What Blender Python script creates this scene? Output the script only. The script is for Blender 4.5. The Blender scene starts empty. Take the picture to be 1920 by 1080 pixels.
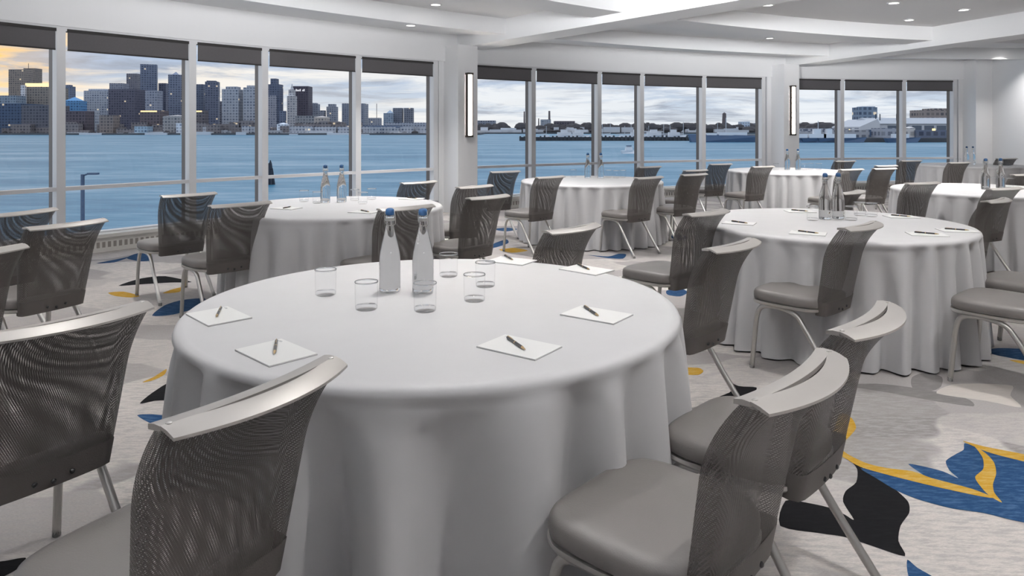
import bpy, bmesh, math, random
from mathutils import Vector, Matrix
random.seed(7)
sc = bpy.context.scene
col = sc.collection
R_ = math.radians
PI = math.pi

# ------------------------------------------------------------------ camera, world, exposure
F, HY, CX, CZ = 1323.0, 242.0, 960.0, 1.41          # focal length (px), horizon row, centre column, eye height
cd = bpy.data.cameras.new('camera'); cam = bpy.data.objects.new('camera', cd); col.objects.link(cam)
cam.location = (0, 0, CZ); cam.rotation_euler = (PI/2, 0, 0)
cd.sensor_width = 36; cd.lens = 36*F/1920; cd.shift_y = -(540-HY)/1920
cd.clip_start = .05; cd.clip_end = 9000
sc.camera = cam
sc.view_settings.view_transform = 'Standard'; sc.view_settings.look = 'None'
sc.view_settings.exposure = 0.12; sc.view_settings.gamma = 1.0
sc.view_settings.use_curve_mapping = False
sc.cycles.max_bounces = 10; sc.cycles.transparent_max_bounces = 24
sc.cycles.sample_clamp_indirect = 6.0
sc.cycles.caustics_refractive = True; sc.cycles.caustics_reflective = False

DOWNLIGHT_W = 17.5
SCONCE_E = 40.0
SKY = 1.0

FILL_W = 150.0  # power of the added fill behind the camera, not a lamp of the room
def fill_light(loc, aim, w):
    """added fill light behind the camera, tipped up so that it washes ceiling and bulkheads"""
    ld = bpy.data.lights.new('added_fill', 'AREA'); ld.shape = 'RECTANGLE'; ld.size = 1.8; ld.size_y = 1.2; ld.energy = w; ld.color = (.97, .98, 1.0); ld.spread = R_(44)
    lo = bpy.data.objects.new('added_fill', ld); col.objects.link(lo); lo.location = loc
    lo.rotation_euler = (Vector(aim)-Vector(loc)).to_track_quat('-Z', 'Y').to_euler()
fill_light((-3.2, -2.2, 2.1), (1.8, 7.0, 5.1), FILL_W)
fill_light((2.6, -2.4, 2.1), (3.8, 7.0, 5.1), FILL_W)
fill_light((1.2, -2.6, 2.1), (-3.2, 9.0, 5.0), FILL_W*.55)

class NT:
    """tiny node helper"""
    def __init__(s, tree): s.t = tree; s.n = tree.nodes; s.l = tree.links
    def add(s, kind, **kw):
        nd = s.n.new(kind)
        for k, v in kw.items(): setattr(nd, k, v)
        return nd
    def link(s, a, b): s.l.new(a, b)
    def setin(s, sock, v):
        if hasattr(v, 'is_output') or isinstance(v, bpy.types.NodeSocket): s.l.new(v, sock)
        else: sock.default_value = v
    def math(s, op, a, b=0.0, c=0.0, clamp=False):
        nd = s.add('ShaderNodeMath', operation=op); nd.use_clamp = clamp
        s.setin(nd.inputs[0], a); s.setin(nd.inputs[1], b); s.setin(nd.inputs[2], c)
        return nd.outputs[0]
    def vmath(s, op, a, b=(0, 0, 0)):
        nd = s.add('ShaderNodeVectorMath', operation=op)
        s.setin(nd.inputs[0], a); s.setin(nd.inputs[1], b)
        return nd.outputs['Value'] if op in ('DOT_PRODUCT', 'LENGTH') else nd.outputs[0]
    def mix(s, f, a, b, blend='MIX'):
        nd = s.add('ShaderNodeMix', data_type='RGBA', blend_type=blend)
        s.setin(nd.inputs[0], f); s.setin(nd.inputs[6], a if not isinstance(a, tuple) else (*a[:3], 1)); s.setin(nd.inputs[7], b if not isinstance(b, tuple) else (*b[:3], 1))
        return nd.outputs[2]
    def noise(s, vec, scale=5, detail=4, rough=.55, dist=0):
        nd = s.add('ShaderNodeTexNoise'); s.link(vec, nd.inputs['Vector'])
        nd.inputs['Scale'].default_value = scale; nd.inputs['Detail'].default_value = detail
        nd.inputs['Roughness'].default_value = rough; nd.inputs['Distortion'].default_value = dist
        return nd.outputs[0]
    def mapping(s, vec, scale=(1, 1, 1), rot=(0, 0, 0), loc=(0, 0, 0)):
        nd = s.add('ShaderNodeMapping'); s.link(vec, nd.inputs[0])
        nd.inputs['Scale'].default_value = scale; nd.inputs['Rotation'].default_value = rot; nd.inputs['Location'].default_value = loc
        return nd.outputs[0]
    def ramp(s, f, stops, interp='LINEAR'):
        nd = s.add('ShaderNodeValToRGB'); s.link(f, nd.inputs[0]); cr = nd.color_ramp; cr.interpolation = interp
        while len(cr.elements) < len(stops): cr.elements.new(.5)
        for e, (p, c) in zip(cr.elements, stops): e.position = p; e.color = (*c[:3], 1) if len(c) >= 3 else (c[0],)*3 + (1,)
        return nd.outputs[0]
    def sep(s, v):
        nd = s.add('ShaderNodeSeparateXYZ'); s.link(v, nd.inputs[0]); return nd.outputs
    def comb(s, x, y, z):
        nd = s.add('ShaderNodeCombineXYZ'); s.setin(nd.inputs[0], x); s.setin(nd.inputs[1], y); s.setin(nd.inputs[2], z); return nd.outputs[0]

def make_world():
    w = bpy.data.worlds.new('dusk_sky'); sc.world = w; w.use_nodes = True
    w.node_tree.nodes.clear(); t = NT(w.node_tree)
    tc = t.add('ShaderNodeTexCoord'); d = tc.outputs['Generated']
    x, y, z = t.sep(d)
    zz = t.math('MAXIMUM', z, 0.0)
    base = t.ramp(zz, [(0, (.74, .74, .74)), (.03, (.60, .67, .76)), (.08, (.47, .55, .68)), (.25, (.62, .72, .90)), (1, (.95, 1.08, 1.30))])
    # stretched stratus: flatten the direction so that layers run along the horizon
    inv = t.math('DIVIDE', 1.0, t.math('ADD', zz, .07))
    cv = t.comb(t.math('MULTIPLY', x, inv), t.math('MULTIPLY', y, inv), t.math('MULTIPLY', zz, 26.0))
    n1 = t.noise(t.mapping(cv, (.55, .55, .5)), 1.0, 7, .62, .6)
    n2 = t.noise(t.mapping(cv, (.95, .95, .7), loc=(3, 7, 2)), 1.0, 6, .62, .5)
    lit = t.ramp(n1, [(.43, (0, 0, 0)), (.56, (1, 1, 1))])
    drk = t.ramp(n2, [(.47, (0, 0, 0)), (.62, (1, 1, 1))])
    sun = Vector((-.715, 1.0, .118)).normalized()
    dp = t.vmath('DOT_PRODUCT', d, tuple(sun)); dp = t.math('MAXIMUM', dp, 0.0)
    broad = t.math('POWER', dp, 12.0); tight = t.math('POWER', dp, 420.0)
    c = t.mix(t.math('MULTIPLY', drk, .8), base, (.36, .39, .46))
    warm = t.mix(broad, (.90, .91, .92), (1.10, .97, .80))
    c = t.mix(t.math('MULTIPLY', lit, .85), c, warm)
    low = t.math('SUBTRACT', 1.0, t.math('MULTIPLY', zz, 14.0), clamp=True)
    c = t.mix(t.math('MULTIPLY', t.math('MULTIPLY', broad, low), .8), c, (1.08, .96, .80))
    c = t.mix(t.math('MULTIPLY', tight, t.math('ADD', .25, t.math('MULTIPLY', lit, .75))), c, (1.15, .66, .16))
    bg = t.add('ShaderNodeBackground'); t.link(c, bg.inputs[0]); bg.inputs[1].default_value = SKY
    out = t.add('ShaderNodeOutputWorld'); t.link(bg.outputs[0], out.inputs[0])
make_world()

# ------------------------------------------------------------------ materials
MATS = {}
def mat(name):
    m = bpy.data.materials.new(name); m.use_nodes = True; m.node_tree.nodes.clear()
    t = NT(m.node_tree); out = t.add('ShaderNodeOutputMaterial'); MATS[name] = m
    return m, t, out
def principled(t, out, **kw):
    b = t.add('ShaderNodeBsdfPrincipled')
    for k, v in kw.items():
        s = b.inputs[k]
        if isinstance(v, tuple) and len(v) == 3 and s.type == 'RGBA': v = (*v, 1)
        t.setin(s, v)
    t.link(b.outputs[0], out.inputs[0]); return b
def bump(t, h, strength=.2, dist=.01):
    b = t.add('ShaderNodeBump'); t.link(h, b.inputs['Height']); b.inputs['Strength'].default_value = strength; b.inputs['Distance'].default_value = dist
    return b.outputs[0]
def simple(name, c, rough=.5, metal=0., var=.06, scale=6, spec=.5, bstr=0., bscale=80):
    m, t, out = mat(name)
    tc = t.add('ShaderNodeTexCoord').outputs['Object']
    n = t.noise(tc, scale, 4)
    cc = t.mix(n, tuple(v*(1-var) for v in c), tuple(min(1, v*(1+var)) for v in c))
    kw = {'Base Color': cc, 'Roughness': rough, 'Metallic': metal, 'Specular IOR Level': spec}
    if bstr: kw['Normal'] = bump(t, t.noise(tc, bscale, 3), bstr, .004)
    principled(t, out, **kw); return m

simple('wall_paint', (.88, .88, .885), .65, var=.02, scale=1.2, bstr=.05)
simple('ceiling_paint', (.92, .92, .925), .7, var=.015, scale=1.0)
simple('frame_paint', (.78, .78, .79), .35, var=.02)
simple('fin_bronze', (.13, .11, .098), .45, var=.1)
simple('blind_fabric', (.105, .10, .105), .8, var=.08, scale=40)
simple('blind_dark', (.025, .023, .023), .6)
simple('aluminium', (.66, .645, .62), .34, metal=.95, var=.05, scale=30)
simple('cap_metal', (.52, .495, .47), .38, metal=.5, var=.04, scale=14)
simple('vinyl', (.165, .152, .145), .42, var=.06, scale=9, bstr=.12, bscale=260)
simple('mesh_band', (.075, .066, .061), .55, var=.08, scale=20, bstr=.15, bscale=300)
simple('black_metal', (.012, .012, .013), .35)
simple('bronze', (.05, .042, .036), .35, metal=.7)
simple('paper', (.86, .86, .85), .6, var=.01)
simple('paper_edge', (.42, .42, .42), .7)
simple('pen_black', (.015, .015, .018), .28)
simple('pen_gold', (.55, .40, .22), .3, metal=.8)
simple('blue_cap', (.014, .075, .20), .4, var=.1)
simple('print_grey', (.42, .43, .45), .7)
simple('grille_dark', (.30, .275, .25), .8)
simple('heater_paint', (.74, .72, .68), .5, var=.04)
simple('timber', (.30, .22, .15), .6, var=.2)
simple('rubber', (.22, .215, .21), .7)
simple('post_navy', (.045, .085, .16), .55, var=.15)
simple('pile_dark', (.03, .04, .06), .8, var=.3)
simple('rock_dark', (.055, .06, .07), .9, var=.5, scale=.05)
simple('boat_white', (.78, .80, .84), .5, var=.06, scale=.3)
simple('hull_navy', (.05, .10, .19), .5, var=.1, scale=.1)
simple('mast', (.55, .58, .62), .4)
simple('brick_chimney', (.14, .12, .13), .8, var=.2)
simple('land', (.10, .105, .115), .95, var=.4, scale=.02)
simple('shed_pale', (.62, .64, .68), .7, var=.06, scale=.1)
simple('shed_roof', (.52, .55, .60), .7, var=.06, scale=.1)
simple('window_dark', (.10, .13, .18), .4)
simple('tree_dark', (.075, .07, .075), .95, var=.45, scale=.25)

def emit(name, c, s):
    m, t, out = mat(name); e = t.add('ShaderNodeEmission'); e.inputs[0].default_value = (*c, 1); e.inputs[1].default_value = s
    t.link(e.outputs[0], out.inputs[0]); return m
emit('lamp_lens', (1, .96, .90), 7.0)
emit('sconce_glow', (1, .90, .78), SCONCE_E)
emit('lit_window', (1, .72, .35), 1.6)
emit('lit_sign', (.95, .95, 1), .9)

def cloth_mat():
    m, t, out = mat('cloth')
    tc = t.add('ShaderNodeTexCoord').outputs['Object']
    n = t.noise(t.mapping(tc, (1, 1, .35)), 5, 4)
    c = t.mix(n, (.64, .635, .645), (.71, .705, .715))
    fine = t.noise(tc, 420, 2)
    crease = t.noise(t.mapping(tc, (1.3, 1.3, .3)), 2.2, 3)
    h = t.math('ADD', t.math('MULTIPLY', fine, .04), crease)
    principled(t, out, **{'Base Color': c, 'Roughness': .46, 'Specular IOR Level': .45, 'Sheen Weight': .15, 'Normal': bump(t, h, .12, .02)})
cloth_mat()

def sling_mat():
    """woven see-through sling: opaque threads, open holes"""
    m, t, out = mat('sling')
    uv = t.add('ShaderNodeUVMap').outputs[0]
    u, v, _ = t.sep(uv)
    p = 2*PI/.0052
    a = t.math('SINE', t.math('MULTIPLY', t.math('ADD', u, t.math('MULTIPLY', v, .62)), p))
    b = t.math('SINE', t.math('MULTIPLY', t.math('SUBTRACT', v, t.math('MULTIPLY', u, .45)), p))
    hole = t.math('GREATER_THAN', t.math('MINIMUM', a, b), -.22)
    tc = t.add('ShaderNodeTexCoord').outputs['Object']
    n = t.noise(tc, 14, 3)
    c = t.mix(n, (.066, .058, .053), (.098, .087, .080))
    pb = t.add('ShaderNodeBsdfPrincipled'); t.link(c, pb.inputs['Base Color']); pb.inputs['Roughness'].default_value = .5
    tr = t.add('ShaderNodeBsdfTransparent')
    mx = t.add('ShaderNodeMixShader'); t.link(hole, mx.inputs[0]); t.link(pb.outputs[0], mx.inputs[1]); t.link(tr.outputs[0], mx.inputs[2])
    t.link(mx.outputs[0], out.inputs[0])
sling_mat()

def thin_glass(name, tint, refl, rough=.02, milk=0.):
    m, t, out = mat(name)
    fr = t.add('ShaderNodeLayerWeight'); fr.inputs[0].default_value = .5
    fac = t.math('ADD', .035, t.math('MULTIPLY', t.math('POWER', fr.outputs['Facing'], 5.0), .9))
    tr = t.add('ShaderNodeBsdfTransparent'); tr.inputs[0].default_value = (*tint, 1)
    gl = t.add('ShaderNodeBsdfGlossy'); gl.inputs['Roughness'].default_value = rough
    base = tr.outputs[0]
    if milk:
        df = t.add('ShaderNodeBsdfTranslucent'); df.inputs[0].default_value = (.9, .92, .94, 1)
        d2 = t.add('ShaderNodeBsdfDiffuse'); d2.inputs[0].default_value = (.9, .92, .94, 1)
        m0 = t.add('ShaderNodeMixShader'); m0.inputs[0].default_value = .5; t.link(df.outputs[0], m0.inputs[1]); t.link(d2.outputs[0], m0.inputs[2])
        m1 = t.add('ShaderNodeMixShader'); m1.inputs[0].default_value = milk; t.link(base, m1.inputs[1]); t.link(m0.outputs[0], m1.inputs[2]); base = m1.outputs[0]
    mx = t.add('ShaderNodeMixShader'); t.link(t.math('MULTIPLY', fac, refl, clamp=True), mx.inputs[0])
    t.link(base, mx.inputs[1]); t.link(gl.outputs[0], mx.inputs[2]); t.link(mx.outputs[0], out.inputs[0])
thin_glass('pane_glass', (.97, .985, 1.0), .55)

def solid_glass(name, ior, rough=.0):
    m, t, out = mat(name)
    tc = t.add('ShaderNodeTexCoord').outputs['Object']
    c = t.mix(t.noise(tc, 30, 2), (.985, .99, .99), (1, 1, 1))
    principled(t, out, **{'Base Color': c, 'Roughness': rough, 'IOR': ior, 'Transmission Weight': 1.0})
thin_glass('tumbler_glass', (.995, .997, .998), .75, .03)
solid_glass('clear_water', 1.33); solid_glass('clear_glass', 1.45)
def carpet_nodes(t, main=True):
    tc = t.add('ShaderNodeTexCoord').outputs['Object']
    streak = t.noise(t.mapping(tc, (2.2, 9, 1), rot=(0, 0, .32)), 6, 5, .65)
    grain = t.noise(t.mapping(tc, (40, 150, 1), rot=(0, 0, .32)), 2, 4, .7)
    return tc, streak, grain
def carpet_mat():
    m, t, out = mat('carpet')
    tc, streak, grain = carpet_nodes(t)
    warp = t.noise(tc, 1.3, 2)
    wv = t.vmath('ADD', tc, t.comb(t.math('MULTIPLY', warp, .9), t.math('MULTIPLY', warp, -.6), 0))
    vor = t.add('ShaderNodeTexVoronoi', feature='SMOOTH_F1'); t.link(t.mapping(wv, (1.1, 2.0, 1), rot=(0, 0, .35)), vor.inputs['Vector']); vor.inputs['Scale'].default_value = 1.25
    vor.inputs['Smoothness'].default_value = .08
    cell = t.sep(vor.outputs['Color'])[0]
    c = t.ramp(cell, [(.05, (.23, .215, .213)), (.35, (.37, .345, .338)), (.6, (.49, .455, .435)), (.9, (.63, .59, .555))])
    c = t.mix(t.math('MULTIPLY', t.ramp(streak, [(.44, (0, 0, 0)), (.60, (1, 1, 1))]), .7), c, (.36, .345, .345))
    big = t.noise(tc, .55, 2)
    c = t.mix(t.ramp(big, [(.42, (0, 0, 0)), (.7, (.4, .4, .4))]), c, (.58, .555, .535))
    c = t.mix(t.math('MULTIPLY', t.ramp(grain, [(.35, (1, 1, 1)), (.7, (0, 0, 0))]), .35), c, (.17, .16, .16))
    principled(t, out, **{'Base Color': c, 'Roughness': .95, 'Specular IOR Level': .1, 'Normal': bump(t, grain, .25, .004)})
carpet_mat()
def motif_mat(name, c, c2, amt=.5):
    m, t, out = mat(name)
    tc, streak, grain = carpet_nodes(t)
    f = t.math('MULTIPLY', t.ramp(streak, [(.46, (0, 0, 0)), (.66, (1, 1, 1))]), amt)
    cc = t.mix(f, c, c2); cc = t.mix(t.math('MULTIPLY', t.ramp(grain, [(.4, (0, 0, 0)), (.75, (1, 1, 1))]), .25), cc, c2)
    principled(t, out, **{'Base Color': cc, 'Roughness': .95, 'Specular IOR Level': .1})
motif_mat('carpet_black', (.005, .005, .006), (.016, .0155, .017), .3)
motif_mat('carpet_blue', (.008, .034, .092), (.060, .115, .205), .6)
motif_mat('carpet_yellow', (.37, .205, .012), (.50, .38, .18), .5)
motif_mat('carpet_taupe', (.17, .16, .158), (.26, .25, .245), .5)
motif_mat('carpet_pale', (.52, .48, .45), (.44, .42, .40), .5)

def water_mat():
    m, t, out = mat('harbour_water')
    tc = t.add('ShaderNodeTexCoord').outputs['Object']
    s1 = t.noise(t.mapping(tc, (.012, .045, 1)), 1.0, 5, .6)
    s2 = t.noise(t.mapping(tc, (.10, .42, 1)), 1.0, 4, .65)
    f = t.math('ADD', t.math('MULTIPLY', s1, .6), t.math('MULTIPLY', s2, .4))
    c = t.ramp(f, [(.42, (.040, .185, .315)), (.50, (.075, .250, .385)), (.58, (.21, .36, .48))])
    h = t.noise(t.mapping(tc, (.35, 1.3, 1)), 1.0, 4, .6)
    principled(t, out, **{'Base Color': c, 'Roughness': .40, 'Specular IOR Level': .35, 'IOR': 1.33, 'Normal': bump(t, h, .35, .5)})
water_mat()

def facade_mat():
    m, t, out = mat('facade')
    tc = t.add('ShaderNodeTexCoord').outputs['Object']
    oi = t.add('ShaderNodeObjectInfo')
    x, y, z = t.sep(tc)
    u = t.math('DIVIDE', t.math('ADD', x, y), 4.2); v = t.math('DIVIDE', z, 4.0)
    wu = t.math('GREATER_THAN', t.math('FRACT', u), .38); wv = t.math('GREATER_THAN', t.math('FRACT', v), .42)
    win = t.math('MULTIPLY', wu, wv)
    geo = t.add('ShaderNodeNewGeometry'); nz = t.sep(geo.outputs['Normal'])[2]
    side = t.math('LESS_THAN', t.math('ABSOLUTE', nz), .5); win = t.math('MULTIPLY', win, side)
    wn = t.add('ShaderNodeTexWhiteNoise', noise_dimensions='4D'); t.link(t.comb(t.math('FLOOR', u), t.math('FLOOR', v), 0), wn.inputs['Vector']); t.link(oi.outputs['Random'], wn.inputs['W'])
    glass = t.mix(1.0, oi.outputs['Color'], (.34, .40, .52), 'MULTIPLY')
    glass = t.mix(wn.outputs['Value'], glass, oi.outputs['Color'])
    n = t.noise(tc, .03, 3)
    wall = t.mix(1.0, oi.outputs['Color'], t.mix(n, (1.25, 1.25, 1.25), (1.6, 1.6, 1.6)), 'MULTIPLY')
    c = t.mix(win, wall, glass)
    litm = t.math('MULTIPLY', win, t.math('GREATER_THAN', wn.outputs['Value'], .988))
    principled(t, out, **{'Base Color': c, 'Roughness': .55, 'Specular IOR Level': .3, 'Emission Color': (1, .78, .48), 'Emission Strength': t.math('MULTIPLY', litm, .6)})
facade_mat()

# ------------------------------------------------------------------ mesh helpers
class MB:
    def __init__(s): s.v = []; s.f = []; s.uv = None; s.smooth = False
    def quad_strip(s, loops, closed=True, cap0=False, cap1=False):
        base = len(s.v); n = len(loops[0])
        for lp in loops: s.v.extend([tuple(p) for p in lp])
        for i in range(len(loops)-1):
            a, b = base+i*n, base+(i+1)*n
            for j in range(n if closed else n-1):
                k = (j+1) % n; s.f.append((a+j, a+k, b+k, b+j))
        if cap0: s.f.append(tuple(base+j for j in reversed(range(n))))
        if cap1: s.f.append(tuple(base+(len(loops)-1)*n+j for j in range(n)))
        return s
    def box(s, x0, x1, y0, y1, z0, z1, M=None):
        b = len(s.v)
        pts = [(x0, y0, z0), (x1, y0, z0), (x1, y1, z0), (x0, y1, z0), (x0, y0, z1), (x1, y0, z1), (x1, y1, z1), (x0, y1, z1)]
        if M is not None: pts = [tuple(M @ Vector(p)) for p in pts]
        s.v.extend(pts)
        for q in ((0, 3, 2, 1), (4, 5, 6, 7), (0, 1, 5, 4), (1, 2, 6, 5), (2, 3, 7, 6), (3, 0, 4, 7)): s.f.append(tuple(b+i for i in q))
        return s
    def prism(s, poly, z0, z1):
        """vertical prism on a plan polygon (counter-clockwise)"""
        return s.quad_strip([[(x, y, z0) for x, y in poly], [(x, y, z1) for x, y in poly]], True, True, True)
    def tube(s, path, r, n=10, caps=True):
        path = [Vector(p) for p in path]; loops = []
        up = Vector((1, 0, 0)); rs = r if isinstance(r, (list, tuple)) else [r]*len(path)
        for i, p in enumerate(path):
            d = (path[min(i+1, len(path)-1)] - path[max(i-1, 0)]).normalized()
            a = up - d*up.dot(d)
            if a.length < .05: a = Vector((0, 1, 0)) - d*d.y
            a.normalize(); b = d.cross(a); up = a
            loops.append([p + (a*math.cos(2*PI*k/n) + b*math.sin(2*PI*k/n))*rs[i] for k in range(n)])
        return s.quad_strip(loops, True, caps, caps)
    def lathe(s, prof, n=24, c=(0, 0, 0), caps=True):
        loops = [[(c[0]+r*math.cos(2*PI*k/n), c[1]+r*math.sin(2*PI*k/n), c[2]+z) for k in range(n)] for r, z in prof]
        return s.quad_strip(loops, True, caps, caps)
    def mesh(s, name, material, smooth=None, auto=None):
        me = bpy.data.meshes.new(name); me.from_pydata(s.v, [], s.f)
        if s.uv:
            l = me.uv_layers.new(name='UVMap')
            for lp in me.loops: l.data[lp.index].uv = s.uv[lp.vertex_index]
        me.materials.append(MATS[material])
        bm = bmesh.new(); bm.from_mesh(me); bmesh.ops.recalc_face_normals(bm, faces=bm.faces); bm.to_mesh(me); bm.free()
        if smooth or s.smooth or auto:
            for p in me.polygons: p.use_smooth = True
            if auto:
                bm = bmesh.new(); bm.from_mesh(me)
                for e in bm.edges:
                    if len(e.link_faces) == 2 and e.calc_face_angle(0) > R_(auto): e.smooth = False
                bm.to_mesh(me); bm.free()
        me.update(); return me
def obj(name, me, parent=None, loc=None, rz=None):
    o = bpy.data.objects.new(name, me); col.objects.link(o)
    if parent is not None: o.parent = parent
    if loc is not None: o.location = loc
    if rz is not None: o.rotation_euler = (0, 0, rz)
    return o
def empty(name, loc=(0, 0, 0), rz=0.0):
    o = bpy.data.objects.new(name, None); col.objects.link(o); o.location = loc; o.rotation_euler = (0, 0, rz); o.empty_display_size = .1
    return o
def tag(o, label, cat, group=None, kind=None):
    o['label'] = label; o['category'] = cat
    if group: o['group'] = group
    if kind: o['kind'] = kind
    return o
def struct(o, label=None):
    o['kind'] = 'structure'
    if label: o['label'] = label
    return o
ORD = ['first', 'second', 'third', 'fourth', 'fifth', 'sixth', 'seventh', 'eighth', 'ninth', 'tenth', 'eleventh', 'twelfth', 'thirteenth', 'fourteenth', 'fifteenth']

def on_plane(px, py, z):
    d = F*(CZ-z)/(py-HY); return Vector(((px-CX)/F*d, d, z))
TZ = .755
def floor_pt(px, py): return on_plane(px, py, 0.0)
def table_pt(px, py): return on_plane(px, py, TZ)

# ------------------------------------------------------------------ room shell: curved window wall
CC = Vector((11.585, -4.055)); RW = 20.55
def pol(a, r, z=None):
    p = CC + Vector((math.sin(R_(a)), math.cos(R_(a))))*r
    return (p.x, p.y) if z is None else (p.x, p.y, z)
def ang_px(px, r=RW):
    k = (px-CX)/F          # ray (k,1)*d meets the circle
    A = k*k+1; B = -2*(k*CC.x+CC.y); Cc = CC.x**2+CC.y**2-r*r
    d = (-B+math.sqrt(B*B-4*A*Cc))/(2*A)
    v = Vector((k*d, d))-CC; return math.degrees(math.atan2(v.x, v.y))
HEAD, RAIL, SILL, TOP = 2.56, .735, .20, 3.02
SECTIONS = [
    [-80.3, -76.0, -71.7, -68.7, -64.4, -60.3],
    [-58.8, ang_px(110), ang_px(357), ang_px(493), ang_px(668), ang_px(813)],
    [ang_px(872), ang_px(997), ang_px(1120.5), ang_px(1200.5), ang_px(1316.5), ang_px(1428)],
    [ang_px(1478), ang_px(1576), ang_px(1692), ang_px(1787)],
]
COLS = [-81.2, -59.5, ang_px(871, RW-.4), ang_px(1478.5, RW-.4), -2.55]
A0, A1 = -82.0, -2.0
BACK_Y = -4.0
def arc(a0, a1, r, step=1.5):
    n = max(1, int(math.ceil(abs(a1-a0)/step))); return [pol(a0+(a1-a0)*i/n, r) for i in range(n+1)]

# floor
left_end = pol(A0, RW); right_end = pol(A1, RW); right_in = (CC.x-.05, BACK_Y)
poly = arc(A0, A1, RW+.05) + [right_in, (left_end[0], BACK_Y)]
m = MB(); m.v = [(x, y, 0) for x, y in poly] + [(x, y, -.25) for x, y in poly]; n = len(poly)
m.f = [tuple(range(n)), tuple(reversed(range(n, 2*n)))] + [(i, (i+1) % n, n+(i+1) % n, n+i) for i in range(n)]
floor = struct(obj('floor', m.mesh('floor', 'carpet')), 'grey mottled hotel carpet with black, blue and yellow leaf shapes')

# ceiling slab (recess level) and its beams
m = MB(); pc = arc(A0, A1, RW+.3) + [(CC.x+.3, BACK_Y-.2), (left_end[0]-.3, BACK_Y-.2)]
m.prism(pc[::-1], 3.13, 3.3)
ceiling = struct(obj('ceiling', m.mesh('ceiling', 'ceiling_paint')), 'white coffered ceiling')
def ring_beam(name, a0, a1, r_out, r_in, zo, zi, ztop=3.14):
    m = MB(); n = max(2, int(abs(a1-a0)/.8)); loops = []
    for i in range(n+1):
        a = a0+(a1-a0)*i/n
        loops.append([pol(a, r_out, ztop), pol(a, r_in, ztop), pol(a, r_in, zi), pol(a, r_out, zo)])
    m.quad_strip(loops, True, True, True)
    return struct(obj(name, m.mesh(name, 'ceiling_paint')))
BEAMS = [-81.0, -59.0, -37.05, -14.95]
spans = list(zip(BEAMS[:-1], BEAMS[1:])) + [(BEAMS[-1], A1)]
for a0, a1 in spans:
    ring_beam('ceiling_beam', a0, a1, RW+.1, RW-1.5, TOP+.02, 2.89)
    ring_beam('ceiling_beam', a0, a1, RW-3.45, RW-4.0, 2.90, 2.90)
    ring_beam('ceiling_beam', a0, a1, RW-8.0, RW-8.6, 2.90, 2.90)
    ring_beam('ceiling_beam', a0, a1, RW-12.4, RW-13.0, 2.90, 2.90)
for a in BEAMS:
    ux = Vector((math.sin(R_(a)), math.cos(R_(a)))); tx = Vector((ux.y, -ux.x)); w = .26
    q = [CC+ux*(RW+.05)+tx*w, CC+ux*4.5+tx*w, CC+ux*4.5-tx*w, CC+ux*(RW+.05)-tx*w]
    m = MB().prism([(p.x, p.y) for p in q], 2.80, 3.135)
    struct(obj('ceiling_beam', m.mesh('ceiling_beam', 'ceiling_paint')))

# bulkhead over the windows, sill wall below, end walls
def wall_strip(name, a0, a1, z0, z1, ri, ro, material='wall_paint'):
    n = max(1, int(abs(a1-a0)/1.2)); loops = []
    for i in range(n+1):
        a = a0+(a1-a0)*i/n
        loops.append([pol(a, ri, z0), pol(a, ro, z0), pol(a, ro, z1), pol(a, ri, z1)])
    m = MB().quad_strip(loops, True, True, True); return struct(obj(name, m.mesh(name, material)))
wall_strip('wall_window_head', A0, A1, HEAD, 3.2, RW-.10, RW+.25)
wall_strip('wall_window_sill', A0, A1, -.2, SILL-.06, RW-.02, RW+.25)
m = MB().box(0, .15, -1.2, 21.0, 0, 3.2)
vr = Vector(right_end)-CC
# radial end wall on the right
ux = vr.normalized(); tx = Vector((ux.y, -ux.x))
q = [CC+ux*(RW+.2), CC+ux*(-.5), CC+ux*(-.5)+tx*.2, CC+ux*(RW+.2)+tx*.2]
struct(obj('wall_right', MB().prism([(p.x, p.y) for p in q], 0, 3.2).mesh('wall_right', 'wall_paint')), 'plain white end wall')
struct(obj('wall_back', MB().box(left_end[0]-.2, CC.x+.3, BACK_Y-.2, BACK_Y, 0, 3.2).mesh('wall_back', 'wall_paint')))
struct(obj('wall_left', MB().box(left_end[0]-.25, left_end[0]-.05, BACK_Y-.2, left_end[1], 0, 3.2).mesh('wall_left', 'wall_paint')))

# columns
def column(i, a):
    ux = Vector((math.sin(R_(a)), math.cos(R_(a)))); tx = Vector((ux.y, -ux.x)); h = .195
    prot = .50
    q = [CC+ux*(RW+.2)-tx*h, CC+ux*(RW-prot)-tx*h, CC+ux*(RW-prot)+tx*h, CC+ux*(RW+.2)+tx*h]
    o = struct(obj('column', MB().prism([(p.x, p.y) for p in q], 0, 2.81 if i < 4 else 3.0).mesh('column', 'wall_paint')))
    # wall returns either side of the column
    q = [CC+ux*(RW+.2)-tx*(h+.10), CC+ux*(RW-.06)-tx*(h+.10), CC+ux*(RW-.06)+tx*(h+.10), CC+ux*(RW+.2)+tx*(h+.10)]
    obj('pilaster', MB().prism([(p.x, p.y) for p in q], 0, HEAD+.01).mesh('pilaster', 'wall_paint'), o)
    return CC+ux*(RW-prot), ux
colface = [column(i, a) for i, a in enumerate(COLS)]

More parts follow.
